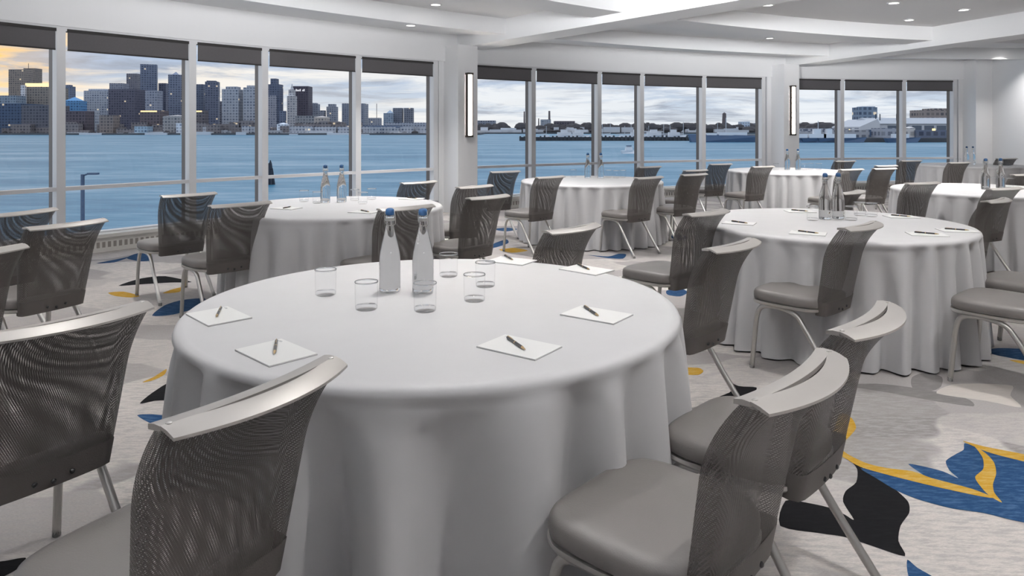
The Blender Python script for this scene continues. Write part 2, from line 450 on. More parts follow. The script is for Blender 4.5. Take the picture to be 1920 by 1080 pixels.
# windows
WN = 0; BAYS = []
def seg_matrix(p0, p1):
    d = Vector(p1)-Vector(p0); L = d.length; ang = math.atan2(d.y, d.x)
    return Matrix.Translation((p0[0], p0[1], 0)) @ Matrix.Rotation(ang, 4, 'Z'), L
def window(a0, a1, last):
    """local x along the wall, +y outwards"""
    global WN
    WN += 1
    M, L = seg_matrix(pol(a0, RW), pol(a1, RW))
    o = struct(empty('window_%d' % WN)); o.matrix_world = M
    hw = .045
    def part(n, mb, mt, par=o): return obj(n, mb.mesh(n, mt), par)
    part('mullion', MB().box(-hw, hw, -.07, .05, SILL, HEAD), 'frame_paint')
    part('mullion_fin', MB().box(-.045, .045, .05, .155, SILL, HEAD), 'fin_bronze')
    if last:
        part('mullion', MB().box(L-hw, L+hw, -.07, .05, SILL, HEAD), 'frame_paint')
        part('mullion_fin', MB().box(L-.045, L+.045, .05, .155, SILL, HEAD), 'fin_bronze')
    part('head_frame', MB().box(hw, L-hw, -.07, .05, HEAD-.05, HEAD+.01), 'frame_paint')
    part('rail', MB().box(hw, L-hw, -.06, .05, RAIL-.021, RAIL+.021), 'frame_paint')
    part('sill_frame', MB().box(hw, L-hw, -.09, .05, SILL-.08, SILL+.02), 'frame_paint')
    part('pane', MB().box(hw-.01, L-hw+.01, .018, .024, RAIL+.027, HEAD-.04), 'pane_glass')
    part('pane', MB().box(hw-.01, L-hw+.01, .018, .024, SILL+.02, RAIL-.027), 'pane_glass')
    BAYS.append((M, L))
SECIDX = []
for si, S in enumerate(SECTIONS):
    for i in range(len(S)-1):
        window(S[i], S[i+1], i == len(S)-2); SECIDX.append(si)

# roller blinds
vis = 0
for (M, L), si in zip(BAYS, SECIDX):
    if si == 0: continue
    b = empty('roller_blind'); b.matrix_world = M @ Matrix.Translation((0, -.05, 0))
    x0, x1 = .06, L-.06
    obj('cassette', MB().box(x0, x1, -.035, .015, 2.50, 2.535).mesh('cassette', 'blind_dark'), b)
    obj('fabric', MB().box(x0+.005, x1-.005, -.022, -.018, 2.305, 2.505).mesh('fabric', 'blind_fabric'), b)
    obj('hem_bar', MB().box(x0+.005, x1-.005, -.027, -.013, 2.29, 2.307).mesh('hem_bar', 'blind_dark'), b)
    if True:
        side = {1: 'window bank left of the first column', 2: 'window bank between the two columns', 3: 'window bank right of the second column'}[si]
        k = [j for j in range(len(SECIDX)) if SECIDX[j] == si].index(vis+5)
        tag(b, 'charcoal roller blind, %s from left in the %s' % (ORD[k], side), 'blind', 'roller blinds along the window wall'); vis += 1

# baseboard heaters with slotted grilles
hvis = 0
for si, S in enumerate(SECTIONS):
    if si == 0: continue
    M, L = seg_matrix(pol(S[0], RW-.10), pol(S[-1], RW-.10))
    h = empty('baseboard_heater', (*pol((S[0]+S[-1])/2, RW-.2), 0))
    n = len(S)-1
    def strip(z0, z1, ri, ro):
        loops = []
        for i in range(25):
            a = S[0]+.35+(S[-1]-S[0]-.7)*i/24
            loops.append([Vector(pol(a, ri, z0))-h.location, Vector(pol(a, ro, z0))-h.location, Vector(pol(a, ro, z1))-h.location, Vector(pol(a, ri, z1))-h.location])
        return MB().quad_strip(loops, True, True, True)
    obj('top_cover', strip(.165, .205, RW-.27, RW-.03).mesh('top_cover', 'heater_paint'), h)
    obj('casing', strip(.0, .168, RW-.24, RW-.04).mesh('casing', 'heater_paint'), h)
    g = MB(); a = S[0]+.5
    da = math.degrees(.062/RW)
    while a < S[-1]-.5:
        p0, p1 = pol(a, RW-.2405), pol(a+da*.55, RW-.2405); q0, q1 = pol(a, RW-.243), pol(a+da*.55, RW-.243)
        g.quad_strip([[Vector((*p, z))-h.location for p in (p0, p1, q1, q0)] for z in (.05, .115)], True, True, True)
        a += da
    gr = obj('grille', g.mesh('grille', 'grille_dark'), h); gr['kind'] = 'stuff'; gr['label'] = 'row of dark grille slots'
    names = ['beyond the frame to the left', 'under the windows left of the first column', 'under the windows between the two columns', 'under the windows right of the second column']
    tag(h, 'low cream baseboard heater with slotted grille ' + names[si], 'heater', 'baseboard heaters under the windows')

# sconces on the columns
def sconce(i, label):
    p, ux = colface[i]
    ang = math.atan2(-ux.x, ux.y)
    s = empty('wall_sconce', (p.x, p.y, 1.30), ang)      # local -y points into the room
    H = 1.02
    obj('back_plate', MB().box(-.045, .045, -.02, -.001, 0, H).mesh('back_plate', 'bronze'), s)
    obj('end_cap', MB().box(-.055, .055, -.085, -.001, -.025, .005).mesh('end_cap', 'bronze'), s)
    obj('end_cap', MB().box(-.055, .055, -.085, -.001, H-.005, H+.025).mesh('end_cap', 'bronze'), s)
    obj('side_bar', MB().box(.038, .052, -.080, -.02, 0, H).mesh('side_bar', 'bronze'), s)
    obj('side_bar', MB().box(-.052, -.046, -.080, -.02, 0, H).mesh('side_bar', 'bronze'), s)
    m = MB(); pr = []
    for k in range(9):
        a = PI*k/8; pr.append((.037*math.cos(a)-.004, -.045-.035*math.sin(a)))
    loops = [[(x, y, z) for x, y in pr] for z in (.006, H-.006)]
    m.quad_strip(loops, True, True, True)
    obj('diffuser', m.mesh('diffuser', 'sconce_glow', auto=40), s)
    tag(s, label, 'sconce', 'lit tube sconces on the columns')
sconce(2, 'tall lit tube sconce on the column nearer the left windows')
sconce(3, 'tall lit tube sconce on the second, farther column')
sconce(1, 'tall lit tube sconce on a column beyond the frame to the left')

# recessed downlights
def downlight(x, y, label, z=3.13, power=1.0, spread=112):
    o = empty('recessed_downlight', (x, y, z))
    prof = [(.085, 0), (.085, -.010), (.068, -.012), (.062, -.002)]
    obj('trim_ring', MB().lathe(prof, 24, caps=False).mesh('trim_ring', 'frame_paint', auto=40), o)
    obj('lens', MB().lathe([(.062, -.003), (.03, -.005), (.001, -.005)], 24, caps=False).mesh('lens', 'lamp_lens', smooth=True), o)
    ld = bpy.data.lights.new('downlight_lamp', 'AREA'); ld.shape = 'DISK'; ld.size = .13; ld.energy = DOWNLIGHT_W*power; ld.color = (1, .975, .955); ld.spread = R_(spread)
    lo = bpy.data.objects.new('downlight_lamp', ld); col.objects.link(lo); lo.parent = o; lo.location = (0, 0, -.02)
    tag(o, label, 'downlight', 'recessed ceiling downlights')
def ceil_z(x, y):
    v = Vector((x, y))-CC; r = v.length; a = math.degrees(math.atan2(v.x, v.y))
    if any(abs(R_(a-b))*r < .36 for b in BEAMS): return 2.80
    for ro, ri in ((RW-3.45, RW-4.0), (RW-8.0, RW-8.6), (RW-12.4, RW-13.0)):
        if ri-.1 < r < ro+.1: return 2.90
    return 3.13
def ceil_pt(px, py, z=3.13):
    d = F*(z-CZ)/(HY-py); return (px-CX)/F*d, d
for px, py, lab in [
    (817, 8, 'recessed downlight in the ceiling above the left windows, topmost left one'),
    (1443, 71, 'recessed downlight nearest the top of the second column'),
    (1440, 9, 'recessed downlight near the bright diagonal ceiling beam, top middle'),
    (1676, 5, 'topmost of the cluster of three downlights at upper right'),
    (1705, 37, 'lowest of the cluster of three downlights at upper right'),
    (1807, 18, 'rightmost of the cluster of three downlights at upper right'),
    (1893, 87, 'recessed downlight close to the right end wall')]:
    x, y = ceil_pt(px, py); downlight(x, y, lab, power=.9 if px > 1850 else 1.1 if px in (1443, 1705) else 1.8, spread=110)
x, y = ceil_pt(770, 45, 2.93); downlight(x, y, 'faint downlight in the soffit above the left windows, beside the first column', 2.915, .5, 95)
for row, pts in (('over the left window table', [(-3.2, 6.4), (-1.1, 6.6)]), ('over the middle table', [(.2, 8.0), (1.0, 7.3), (4.9, 8.9), (7.2, 9.0)]), ('over the middle of the room', [(1.2, 6.0), (3.6, 6.6), (5.6, 7.0), (8.6, 7.6)]),
                 ('over the foreground table', [(-4.6, 3.5), (-2.2, 3.8), (-.3, 3.3), (1.5, 3.7), (3.2, 3.4), (5.4, 3.6), (8.2, 3.0)]), ('above the camera side of the room', [(1.6, 1.2), (3.4, .9), (6.4, .6)])):
    for k, (x, y) in enumerate(pts):  # unseen downlights, added to brighten the tables, carpet and ceiling
        downlight(x, y, 'added downlight out of the picture %s, %s from left' % (row, ORD[k]), ceil_z(x, y)-.001, 0.85 if 'left window' in row else .75 if y > 7.2 else .55 if abs(x+.3) < 2 and abs(y-3.4) < .6 else 1.0)

# ------------------------------------------------------------------ carpet print
def motif(name, pts, material, z, label=None):
    """flat leaf shape printed on the carpet: smoothed outline"""
    P = [floor_pt(*p) for p in pts]; n = len(P); out = []
    for i in range(n):
        p0, p1, p2, p3 = P[i-1], P[i], P[(i+1) % n], P[(i+2) % n]
        for k in range(4):
            t = k/4; t2, t3 = t*t, t*t*t
            q = .5*((2*p1)+(-p0+p2)*t+(2*p0-5*p1+4*p2-p3)*t2+(-p0+3*p1-3*p2+p3)*t3)
            q = p1.lerp(p2, t).lerp(q, .75); out.append((q.x, q.y, z))
    bm = bmesh.new(); vs = [bm.verts.new(v) for v in out]
    es = [bm.edges.new((vs[i], vs[(i+1) % len(vs)])) for i in range(len(vs))]
    bmesh.ops.triangle_fill(bm, use_beauty=True, edges=es)
    me = bpy.data.meshes.new(name)
    for f in bm.faces:
        f.normal_update()
        if f.normal.z < 0: f.normal_flip()
    bm.to_mesh(me); bm.free(); me.materials.append(MATS[material])
    o = obj(name, me, floor)
    if label: o['label'] = label
    return o
def c3(*pts): return [(1540+x/2.455, 640+y/2.455) for x, y in pts]
motif('leaf_print', c3((-165, 735), (-60, 745), (50, 770), (110, 800), (150, 822), (100, 740), (112, 690), (160, 650), (165, 590), (130, 540), (200, 590), (290, 640), (350, 690), (400, 740), (405, 790), (365, 850), (355, 920), (385, 990), (240, 945), (100, 900), (0, 885), (-190, 850)), 'carpet_black', .0010, 'large black leaf shape')
motif('leaf_print', c3((180, 585), (300, 600), (480, 630), (400, 567), (460, 575), (560, 600), (630, 632), (590, 595), (573, 552), (620, 520), (655, 500), (660, 470), (720, 490), (830, 525), (1060, 575), (1330, 660), (1480, 800), (1250, 868), (933, 835), (750, 792), (600, 770), (450, 730), (350, 690), (250, 630)), 'carpet_blue', .0014, 'large blue leaf shape')
motif('leaf_print', c3((90, 330), (140, 355), (160, 400), (130, 440), (100, 470), (105, 510), (200, 560), (300, 585), (420, 600), (510, 632), (690, 680), (795, 722), (720, 713), (500, 665), (300, 615), (180, 580), (100, 535), (50, 512), (35, 480), (60, 400)), 'carpet_yellow', .0020, 'curling yellow leaf shape')
motif('leaf_print', c3((700, 478), (760, 520), (795, 560), (805, 610), (790, 660), (797, 700), (832, 745), (770, 710), (725, 660), (708, 625), (745, 590), (745, 545), (725, 510)), 'carpet_yellow', .0021, 'yellow S-shaped leaf')
motif('leaf_print', c3((650, 460), (760, 488), (1040, 545), (1260, 625), (1040, 580), (830, 530), (740, 502)), 'carpet_yellow', .0022, 'thin yellow leaf edge')
motif('leaf_print', [(1346, 746), (1372, 733), (1362, 714), (1385, 724), (1419, 727), (1408, 742), (1390, 757), (1366, 756)], 'carpet_black', .0010)
motif('leaf_print', c3((785, 35), (860, 32), (1010, 45), (1120, 90), (1010, 100), (860, 75), (785, 58)), 'carpet_blue', .0010)
motif('leaf_print', c3((865, 86), (1000, 98), (1000, 112), (930, 105)), 'carpet_yellow', .0010)
motif('leaf_print', [(1284, 690), (1310, 690), (1319, 696), (1310, 703), (1284, 702)], 'carpet_yellow', .0010)
motif('leaf_print', [(1701, 1050), (1720, 1065), (1760, 1090), (1720, 1095), (1703, 1080)], 'carpet_blue', .0012)
motif('leaf_print', c3((418, 165), (480, 145), (555, 165), (550, 210), (500, 230), (420, 215)), 'carpet_taupe', .0008)
motif('leaf_print', c3((530, 240), (600, 200), (730, 195), (880, 205), (870, 250), (920, 305), (760, 275)), 'carpet_pale', .0008)
motif('leaf_print', c3((120, 205), (250, 195), (430, 215), (660, 260), (700, 300), (520, 275), (300, 235)), 'carpet_taupe', .0007)
motif('leaf_print', [(257, 779), (285, 777), (318, 782), (318, 798), (285, 795)], 'carpet_blue', .0010)
motif('leaf_print', [(262, 757), (285, 737), (318, 718), (320, 748), (290, 752)], 'carpet_black', .0010)
motif('leaf_print', [(267, 717), (290, 706), (312, 692), (308, 703), (285, 714)], 'carpet_yellow', .0010)
motif('leaf_print', [(285, 592), (310, 572), (345, 562), (385, 560), (372, 576), (325, 590)], 'carpet_blue', .0010)
motif('leaf_print', [(203, 549), (232, 547), (262, 555), (245, 558), (215, 555)], 'carpet_yellow', .0010)
motif('leaf_print', [(305, 550), (325, 542), (348, 538), (335, 548)], 'carpet_yellow', .0010)
motif('leaf_print', [(222, 536), (265, 522), (310, 518), (360, 529), (320, 530), (270, 533)], 'carpet_black', .0010)
motif('leaf_print', [(237, 484), (258, 475), (283, 477), (285, 488), (262, 490)], 'carpet_blue', .0010)
motif('leaf_print', [(180, 494), (215, 487), (245, 481), (215, 492)], 'carpet_blue', .0010)
motif('leaf_print', [(905, 468), (930, 455), (950, 449), (953, 456), (930, 464)], 'carpet_blue', .0010)
motif('leaf_print', [(1100, 478), (1140, 481), (1160, 476), (1174, 477), (1168, 485), (1140, 484)], 'carpet_blue', .0010)
motif('leaf_print', [(1250, 545), (1275, 541), (1290, 548), (1275, 556), (1252, 553)], 'carpet_blue', .0010)
motif('leaf_print', [(935, 468), (965, 465), (990, 470), (960, 474)], 'carpet_yellow', .0010)
motif('leaf_print', [(-40, 1060), (10, 1052), (48, 1046), (40, 1062), (10, 1080), (-40, 1095)], 'carpet_black', .0010)
motif('leaf_print', [(1255, 443), (1275, 440), (1290, 446), (1270, 450)], 'carpet_blue', .0010)
motif('leaf_print', [(925, 430), (950, 427), (970, 430), (950, 434)], 'carpet_blue', .0010)

# ------------------------------------------------------------------ tables with floor-length cloths
def cloth_mesh(R, seed, N=24, depth=.085):
    rnd = random.Random(seed); a, b, c = (rnd.uniform(0, 6.28) for _ in range(3))
    n = 416; loops = []
    top = [(.02, 0), (.35, 0), (.7, 0), (.88, 0), (.965, 0), (.988, -.002), (1.0, -.010), (1.006, -.024)]
    for fr, dz in top:
        loops.append([(R*fr*math.cos(2*PI*k/n), R*fr*math.sin(2*PI*k/n), TZ+dz) for k in range(n)])
    rows = 22
    fa = [rnd.uniform(.45, 1.25) for _ in range(N+2)]; fb = [rnd.uniform(-.1, .25) for _ in range(N+2)]
    for i in range(1, rows+1):
        s = (i/rows)**1.25; z = TZ-.024-(TZ-.024-.012)*s; lp = []
        for k in range(n):
            th = 2*PI*k/n
            ph = N*th+1.0*math.sin(3*th+a)+.7*math.sin(5*th+b)+.45*math.sin(9*th+c)
            q = (ph/(2*PI)) % N; i0 = int(q); fr = q-i0; fr = fr*fr*(3-2*fr)
            am = fa[i0]*(1-fr)+fa[(i0+1) % N]*fr; st = fb[i0]*(1-fr)+fb[(i0+1) % N]*fr
            g = math.cos(ph+.5*s*math.sin(6*th+a)); g = g-.22*math.cos(2*ph)*s
            e = max(0., min(1., (s-st*.5)/(1-st*.5)))
            amp = (.006+depth*e**.55)*am
            r = R*1.006-.006+.034*s+amp*g*.8-.3*amp
            lp.append((r*math.cos(th), r*math.sin(th), z))
        loops.append(lp)
    return MB().quad_strip(loops, True, True, False).mesh('tablecloth', 'cloth', smooth=True)
TOPM = MB().lathe([(.02, .715), (.83, .715), (.85, .722), (.85, .738), (.83, .742), (.02, .742)], 48).mesh('tabletop', 'timber', auto=40)
LEGM = MB().tube([(.42, 0, .70), (.46, 0, .35), (.50, 0, .0)], .016, 8).mesh('leg', 'black_metal', smooth=True)
TABLES = {}
def table(key, x, y, label, seed, R=.90, N=32, depth=.066):
    o = empty('banquet_table', (x, y, 0)); tag(o, label, 'table', 'round banquet tables under white cloths')
    obj('tablecloth', cloth_mesh(R, seed, N, depth), o, rz=0)
    obj('tabletop', TOPM, o)
    for k in range(4): obj('leg', LEGM, o, rz=PI/4+k*PI/2)
    TABLES[key] = Vector((x, y))
table('T1', -.288, 2.68, 'large round table under white floor-length cloth filling the foreground', 3, N=20, depth=.125)
table('T2', 2.23, 4.97, 'round white-clothed table right of the foreground table', 5)
table('T3', -1.50, 6.02, 'round white-clothed table by the left windows in front of the first column', 8)
table('T4', 1.02, 9.05, 'round white-clothed table before the middle windows between both columns', 11)
table('T5', 4.36, 11.2, 'round white-clothed table in front of the second column', 14)
table('T6', 5.15, 7.70, 'round white-clothed table cut by the right frame edge', 17)
table('T7', 8.45, 12.95, 'farthest round white-clothed table, against the right end wall', 20)

# ------------------------------------------------------------------ chairs
def smooth_path(pts, sub=6):
    P = [Vector(p) for p in pts]; out = []
    for i in range(len(P)-1):
        p0, p1, p2, p3 = P[max(i-1, 0)], P[i], P[i+1], P[min(i+2, len(P)-1)]
        for k in range(sub):
            t = k/sub; out.append(.5*((2*p1)+(-p0+p2)*t+(2*p0-5*p1+4*p2-p3)*t*t+(-p0+3*p1-3*p2+p3)*t**3))
    out.append(P[-1]); return out
def back_row(t, grow=0.):
    """closed plan loop of the back sleeve at height parameter t, front then rear"""
    z = .375+.494*t
    fl = max(0, (t-.62)/.38)
    y0 = -.165-.085*t-.065*fl*fl
    w = .170+.045*t+grow; th = .030+grow
    cf = .012+.012*t; cr = .010+.040*t*t
    pts = []
    nu = 14
    for i in range(nu+1):
        u = -1+2*i/nu; e = min(1.0, (1-abs(u))/.06)
        pts.append((u*w, y0+th-cf*(1-u*u)-.006*(1-e), z))
    pts.append((w+.006, y0, z))
    for i in range(nu+1):
        u = 1-2*i/nu; e = min(1.0, (1-abs(u))/.06)
        pts.append((u*w, y0-th-cr*(1-u*u)+.006*(1-e), z))
    pts.append((-w-.006, y0, z))
    return pts
def sleeve(t0, t1, rows, material, name, grow=0.):
    loops = [back_row(t0+(t1-t0)*i/rows, grow) for i in range(rows+1)]
    # rear lower edge curves up a little at the bottom corners
    m = MB().quad_strip([lp+[lp[0]] for lp in loops], False)
    uv = []
    for lp in loops:
        L = 0; q = lp+[lp[0]]; prev = q[0]; acc = []
        for p in q:
            L += math.hypot(p[0]-prev[0], p[1]-prev[1]); prev = p; acc.append(L)
        for a, p in zip(acc, q): uv.append((p[0]+.8*p[1], p[2]))
    m.uv = uv
    return m.mesh(name, material, smooth=True)
def rail_mesh():
    """crescent cap: wide curved rear band, thin front lip, open hand grip between"""
    m = MB(); nu = 20; T = back_row(1.0, .004); z = .876
    fl = 1.0; y0 = -.165-.085-.065; w = .215+.006; th = .034
    cf, cr = .024, .050
    F0, F1, R1, R0 = [], [], [], []
    for i in range(nu+1):
        u = -1+2*i/nu
        yf = y0+th-cf*(1-u*u); yr = y0-th-cr*(1-u*u)
        k = min(1, (1-abs(u))/.10)
        lift = .0
        fi = yf-.034-.0*(1-k); ri = yr+.046
        ri = min(ri, fi-.0005) if k > .02 else fi-.0005
        F0.append((u*w, yf, z+lift+.004)); F1.append((u*w, fi, z+lift+.006)); R1.append((u*w, ri, z+lift+.007)); R0.append((u*w, yr-.004, z+lift-.007))
    def bar(A, B, thick):
        loops = []
        for a, b in zip(A, B):
            loops.append([a, ((a[0]+b[0])/2, (a[1]+b[1])/2, (a[2]+b[2])/2+.002), b, (b[0], b[1], b[2]-thick), (a[0], a[1], a[2]-thick)])
        m.quad_strip(loops, True, True, True)
    bar(F0, F1, .010); bar(R1, R0, .006)
    return m.mesh('top_rail', 'cap_metal', auto=50)
def seat_outline(g, n=64):
    out = []
    for k in range(n):
        a = 2*PI*k/n; ca, sa = math.cos(a), math.sin(a); e = 2/4.4
        x = (.228+g)*math.copysign(abs(ca)**e, ca); y = .207*math.copysign(abs(sa)**e, sa)
        y = (y*(1+g/.207))
        x *= 1-.06*max(0, -y/.207)
        out.append((x, y+.030))
    return out
def seat_mesh():
    rows = [(-.003, .411), (.004, .416), (.006, .430), (.005, .452), (.000, .463), (-.010, .4705), (-.026, .475), (-.08, .4785), (-.14, .481), (-.20, .4815)]
    return MB().quad_strip([[(x, y, z) for x, y in seat_outline(g)] for g, z in rows], True, True, True).mesh('seat_cushion', 'vinyl', smooth=True)
def pan_mesh():
    rows = [(-.03, .388), (.004, .392), (.008, .400), (.008, .411), (.0, .413)]
    return MB().quad_strip([[(x, y, z) for x, y in seat_outline(g)] for g, z in rows], True, True, True).mesh('seat_pan', 'aluminium', auto=60)
def leg_path(s):
    return smooth_path([(s*.205, .222, .012), (s*.203, .205, .20), (s*.200, .190, .325), (s*.198, .160, .372), (s*.198, .105, .384), (s*.198, .03, .382), (s*.200, -.04, .362), (s*.203, -.085, .31), (s*.210, -.175, .175), (s*.218, -.292, .012)], 5)
CH = {}
CH['seat_cushion'] = [seat_mesh()]; CH['seat_pan'] = [pan_mesh()]
CH['leg_frame'] = [MB().tube(leg_path(s), .014, 10).mesh('leg_frame', 'aluminium', smooth=True) for s in (-1, 1)]
CH['foot_cap'] = [MB().lathe([(.011, 0), (.014, .002), (.014, .022), (.0125, .024)], 12, c=(x, y, 0)).mesh('foot_cap', 'rubber', auto=40) for x, y in ((.205, .222), (-.205, .222), (.218, -.292), (-.218, -.292))]
CH['backrest'] = [sleeve(.10, 1.0, 22, 'sling', 'backrest')]
CH['lower_band'] = [sleeve(0, .16, 4, 'mesh_band', 'lower_band', .0015)]
CH['side_strip'] = []
CH['top_rail'] = [rail_mesh()]
sc_me = MB().lathe([(.0075, 0), (.0075, .003), (.004, .006)], 10).mesh('screw', 'black_metal', auto=40)
rs_me = MB().lathe([(.006, 0), (.006, .0015), (.003, .003)], 10).mesh('rail_screw', 'aluminium', auto=40)
LEGTUBE = MB().tube([(-.198, .05, .378), (.198, .05, .378)], .010, 8).mesh('cross_bar', 'aluminium', smooth=True)
CH['cross_bar'] = [LEGTUBE]
CNAME = []
def chair(cap, phi, label, group='grey mesh-backed banquet chairs'):
    """cap: plan position of the middle of the top rail; phi: turn to the left, degrees"""
    a = R_(phi); Fd = Vector((-math.sin(a), math.cos(a)))
    p = Vector(cap)+Fd*.325
    o = empty('banquet_chair', (p.x, p.y, 0), a)
    tag(o, label, 'chair', group)
    made = {}
    for nm, mes in CH.items():
        for me in mes: made.setdefault(nm, []).append(obj(nm, me, made['leg_frame'][1 if me.vertices[0].co.x > 0 else 0] if nm == 'foot_cap' else o))
    for x in (-.205, .205):
        s = obj('rail_screw', rs_me, made['top_rail'][0]); s.location = (x, -.317, .882)
    for x, z in ((-.05, .405), (.0, .395), (.05, .405)):
        s = obj('screw', sc_me, made['lower_band'][0]); s.location = (x, -.205-.0085+.0002-(z-.375)*.17, z); s.rotation_euler = (PI/2, 0, 0)
    return o
K = F*(CZ-.90)
def chair_px(xl, yl, xr, yr, phi, label):
    dm = K/((yl+yr)/2-HY); chair((((xl+xr)/2-CX)/F*dm, dm), phi, label)
G = chair_px
G(345, 765, 640, 655, 61, 'bottom left grey mesh-back chair with its back against the foreground table')
G(-20, 615, 291, 552, 57, 'grey mesh-back chair cut by the left frame edge, left of the foreground table')
G(1432, 722, 1565, 650, 47, 'lowest right grey chair, its whole seat showing beside the foreground table')
G(1594, 602, 1668, 560, 47, 'grey chair tucked behind the lowest right chair at the foreground table')
G(1339, 456, 1415, 442, 46, 'grey chair at the right rim of the foreground table, splayed rear leg showing')
G(1036, 424, 1116, 414, 48, 'grey chair behind the far rim of the foreground table, only its back showing')
G(-5, 397, 96, 384, 72, 'grey chair by the left windows, farthest of three at the left frame edge')
G(54, 421, 202, 402, 64, 'dark grey chair with full mesh back, middle of three at the left frame edge')
chair((-2.33, 3.05), 66, 'grey chair of which only a corner shows at the left frame edge')
G(307, 362, 404, 356, 48, 'grey chair standing before the left windows, leftmost at its table')
G(400, 379, 505, 373, 46, 'grey mesh-back chair left of the window table, second from left at it')
G(719, 384, 809, 380, 44, 'grey chair right behind the two bottles of the foreground table')
G(885, 366, 949, 360, 48, 'front chair of the pair right of the left window table')
G(865, 346, 918, 343, 48, 'rear chair of the pair right of the left window table, before the first column')
G(759, 339, 814, 335, 48, 'grey chair on the window side of the left window table')
G(922, 319, 974, 317, 36, 'grey chair with blue water showing through its mesh, left of the middle table')
G(1009, 329, 1056, 326, 44, 'grey chair in front of the left side of the middle table')
G(1194, 330, 1242, 327, 40, 'grey chair in front of the right side of the middle table')
G(1281, 324, 1324, 322, 37, 'front chair of the pair at the right rim of the middle table')
G(1285, 317, 1325, 314, 37, 'rear chair of the pair at the right rim of the middle table')
G(1200, 310, 1237, 309, 36, 'grey chair on the window side of the middle table')
G(1332, 306, 1372, 303, 29, 'grey chair left of the table before the second column, seen against the water')
G(1412, 310, 1450, 308, 31, 'grey chair in front of the table before the second column, left part')
G(1576, 315, 1618, 313, 27, 'grey chair in front of the table before the second column, beside tall bottles')
G(1639, 314, 1680, 311, 26, 'front chair of the pair right of the table before the second column')
G(1644, 309, 1681, 306, 26, 'rear chair of the pair right of the table before the second column')
G(1566, 300, 1604, 298, 21, 'grey chair on the window side of the table before the second column')
G(1690, 300, 1728, 297, 18, 'grey chair seen against the water, left of the farthest table')
G(1780, 303, 1818, 301, 19, 'grey chair in front of the farthest table')
G(1870, 295, 1907, 294, 14, 'grey chair against the white end wall behind the farthest table')
G(1702, 340, 1760, 337, 23, 'grey chair at the left rim of the table cut by the right frame edge')
G(1859, 349, 1911, 347, 24, 'grey chair in front of the table cut by the right frame edge')
chair((6.05, 8.30), 20, 'grey chair of which only a back corner shows at the right frame edge')
G(1296, 394, 1359, 388, 42, 'grey chair at the left rim of the right-hand table')
G(1589, 420, 1645, 410, 42, 'grey chair in front of the right-hand table, legs fully showing')
G(1582, 356, 1613, 353, 44, 'grey chair behind the bottles of the right-hand table')
G(1852, 372, 1888, 366, 39, 'slim-looking grey chair at the right rim of the right-hand table, seen edge-on')
chair((2.96, 3.66), 40, 'nearer of two chairs whose seats enter from the right frame edge')
chair((3.45, 4.16), 40, 'farther of two chairs whose seats enter from the right frame edge')

# ------------------------------------------------------------------ bottles, tumblers, pads
def bottle_mesh():
    prof = [(.002, .006), (.030, .004), (.037, .0), (.041, .005), (.0425, .02), (.0425, .125), (.041, .15), (.036, .18), (.029, .21), (.021, .24), (.0165, .262), (.015, .28), (.0155, .296), (.018, .298), (.018, .306), (.012, .308), (.002, .308)]
    return MB().lathe(prof, 36).mesh('glass_body', 'clear_water', smooth=True)
BM = {'glass_body': bottle_mesh(),
      'stopper': MB().lathe([(.012, .306), (.017, .310), (.0185, .320), (.0165, .331), (.009, .336), (.002, .337)], 20).mesh('stopper', 'blue_cap', smooth=True),
      'wire_bail': MB().tube(smooth_path([(-.019, 0, .325), (-.023, 0, .300), (-.020, .006, .272), (0, .019, .262), (.020, .006, .272), (.023, 0, .300), (.019, 0, .325)], 4), .0016, 6).mesh('wire_bail', 'aluminium', smooth=True),
      'neck_collar': MB().lathe([(.0165, .284), (.0195, .286), (.0195, .294), (.0165, .296)], 20, caps=False).mesh('neck_collar', 'aluminium', auto=40)}
def bottle(px, py, label, tk=None):
    p = table_pt(px, py); o = empty('water_bottle', (p.x, p.y, TZ), random.uniform(-.6, .6)); tag(o, label, 'bottle', 'swing-top water bottles on the tables')
    for k, me in BM.items(): obj(k, me, o)
bottle(731, 546, 'clear swing-top bottle with blue stopper, left of the foreground pair')
bottle(793, 547, 'clear swing-top bottle with blue stopper, right of the foreground pair')
bottle(610, 380, 'clear bottle on the left window table, left of its pair')
bottle(640.5, 379, 'clear bottle on the left window table, right of its pair')
bottle(1547, 411, 'clear blue-stoppered bottle on the right-hand table, left of its pair')
bottle(1571.5, 410, 'clear blue-stoppered bottle on the right-hand table, right of its pair')
bottle(1102, 334, 'clear bottle on the middle table, left of its pair')
bottle(1126.5, 334, 'clear bottle on the middle table, right of its pair')
bottle(1476, 318.5, 'clear bottle before the second column, left of its pair')
bottle(1496, 318.5, 'clear bottle before the second column, right of its pair')
bottle(1848, 355, 'clear bottle on the table cut by the right frame edge, left of its pair')
bottle(1876, 354, 'clear bottle on the table cut by the right frame edge, right of its pair')
bottle(1812.5, 308.5, 'clear bottle on the farthest table, left of its pair')
bottle(1824, 308.5, 'clear bottle on the farthest table, right of its pair')

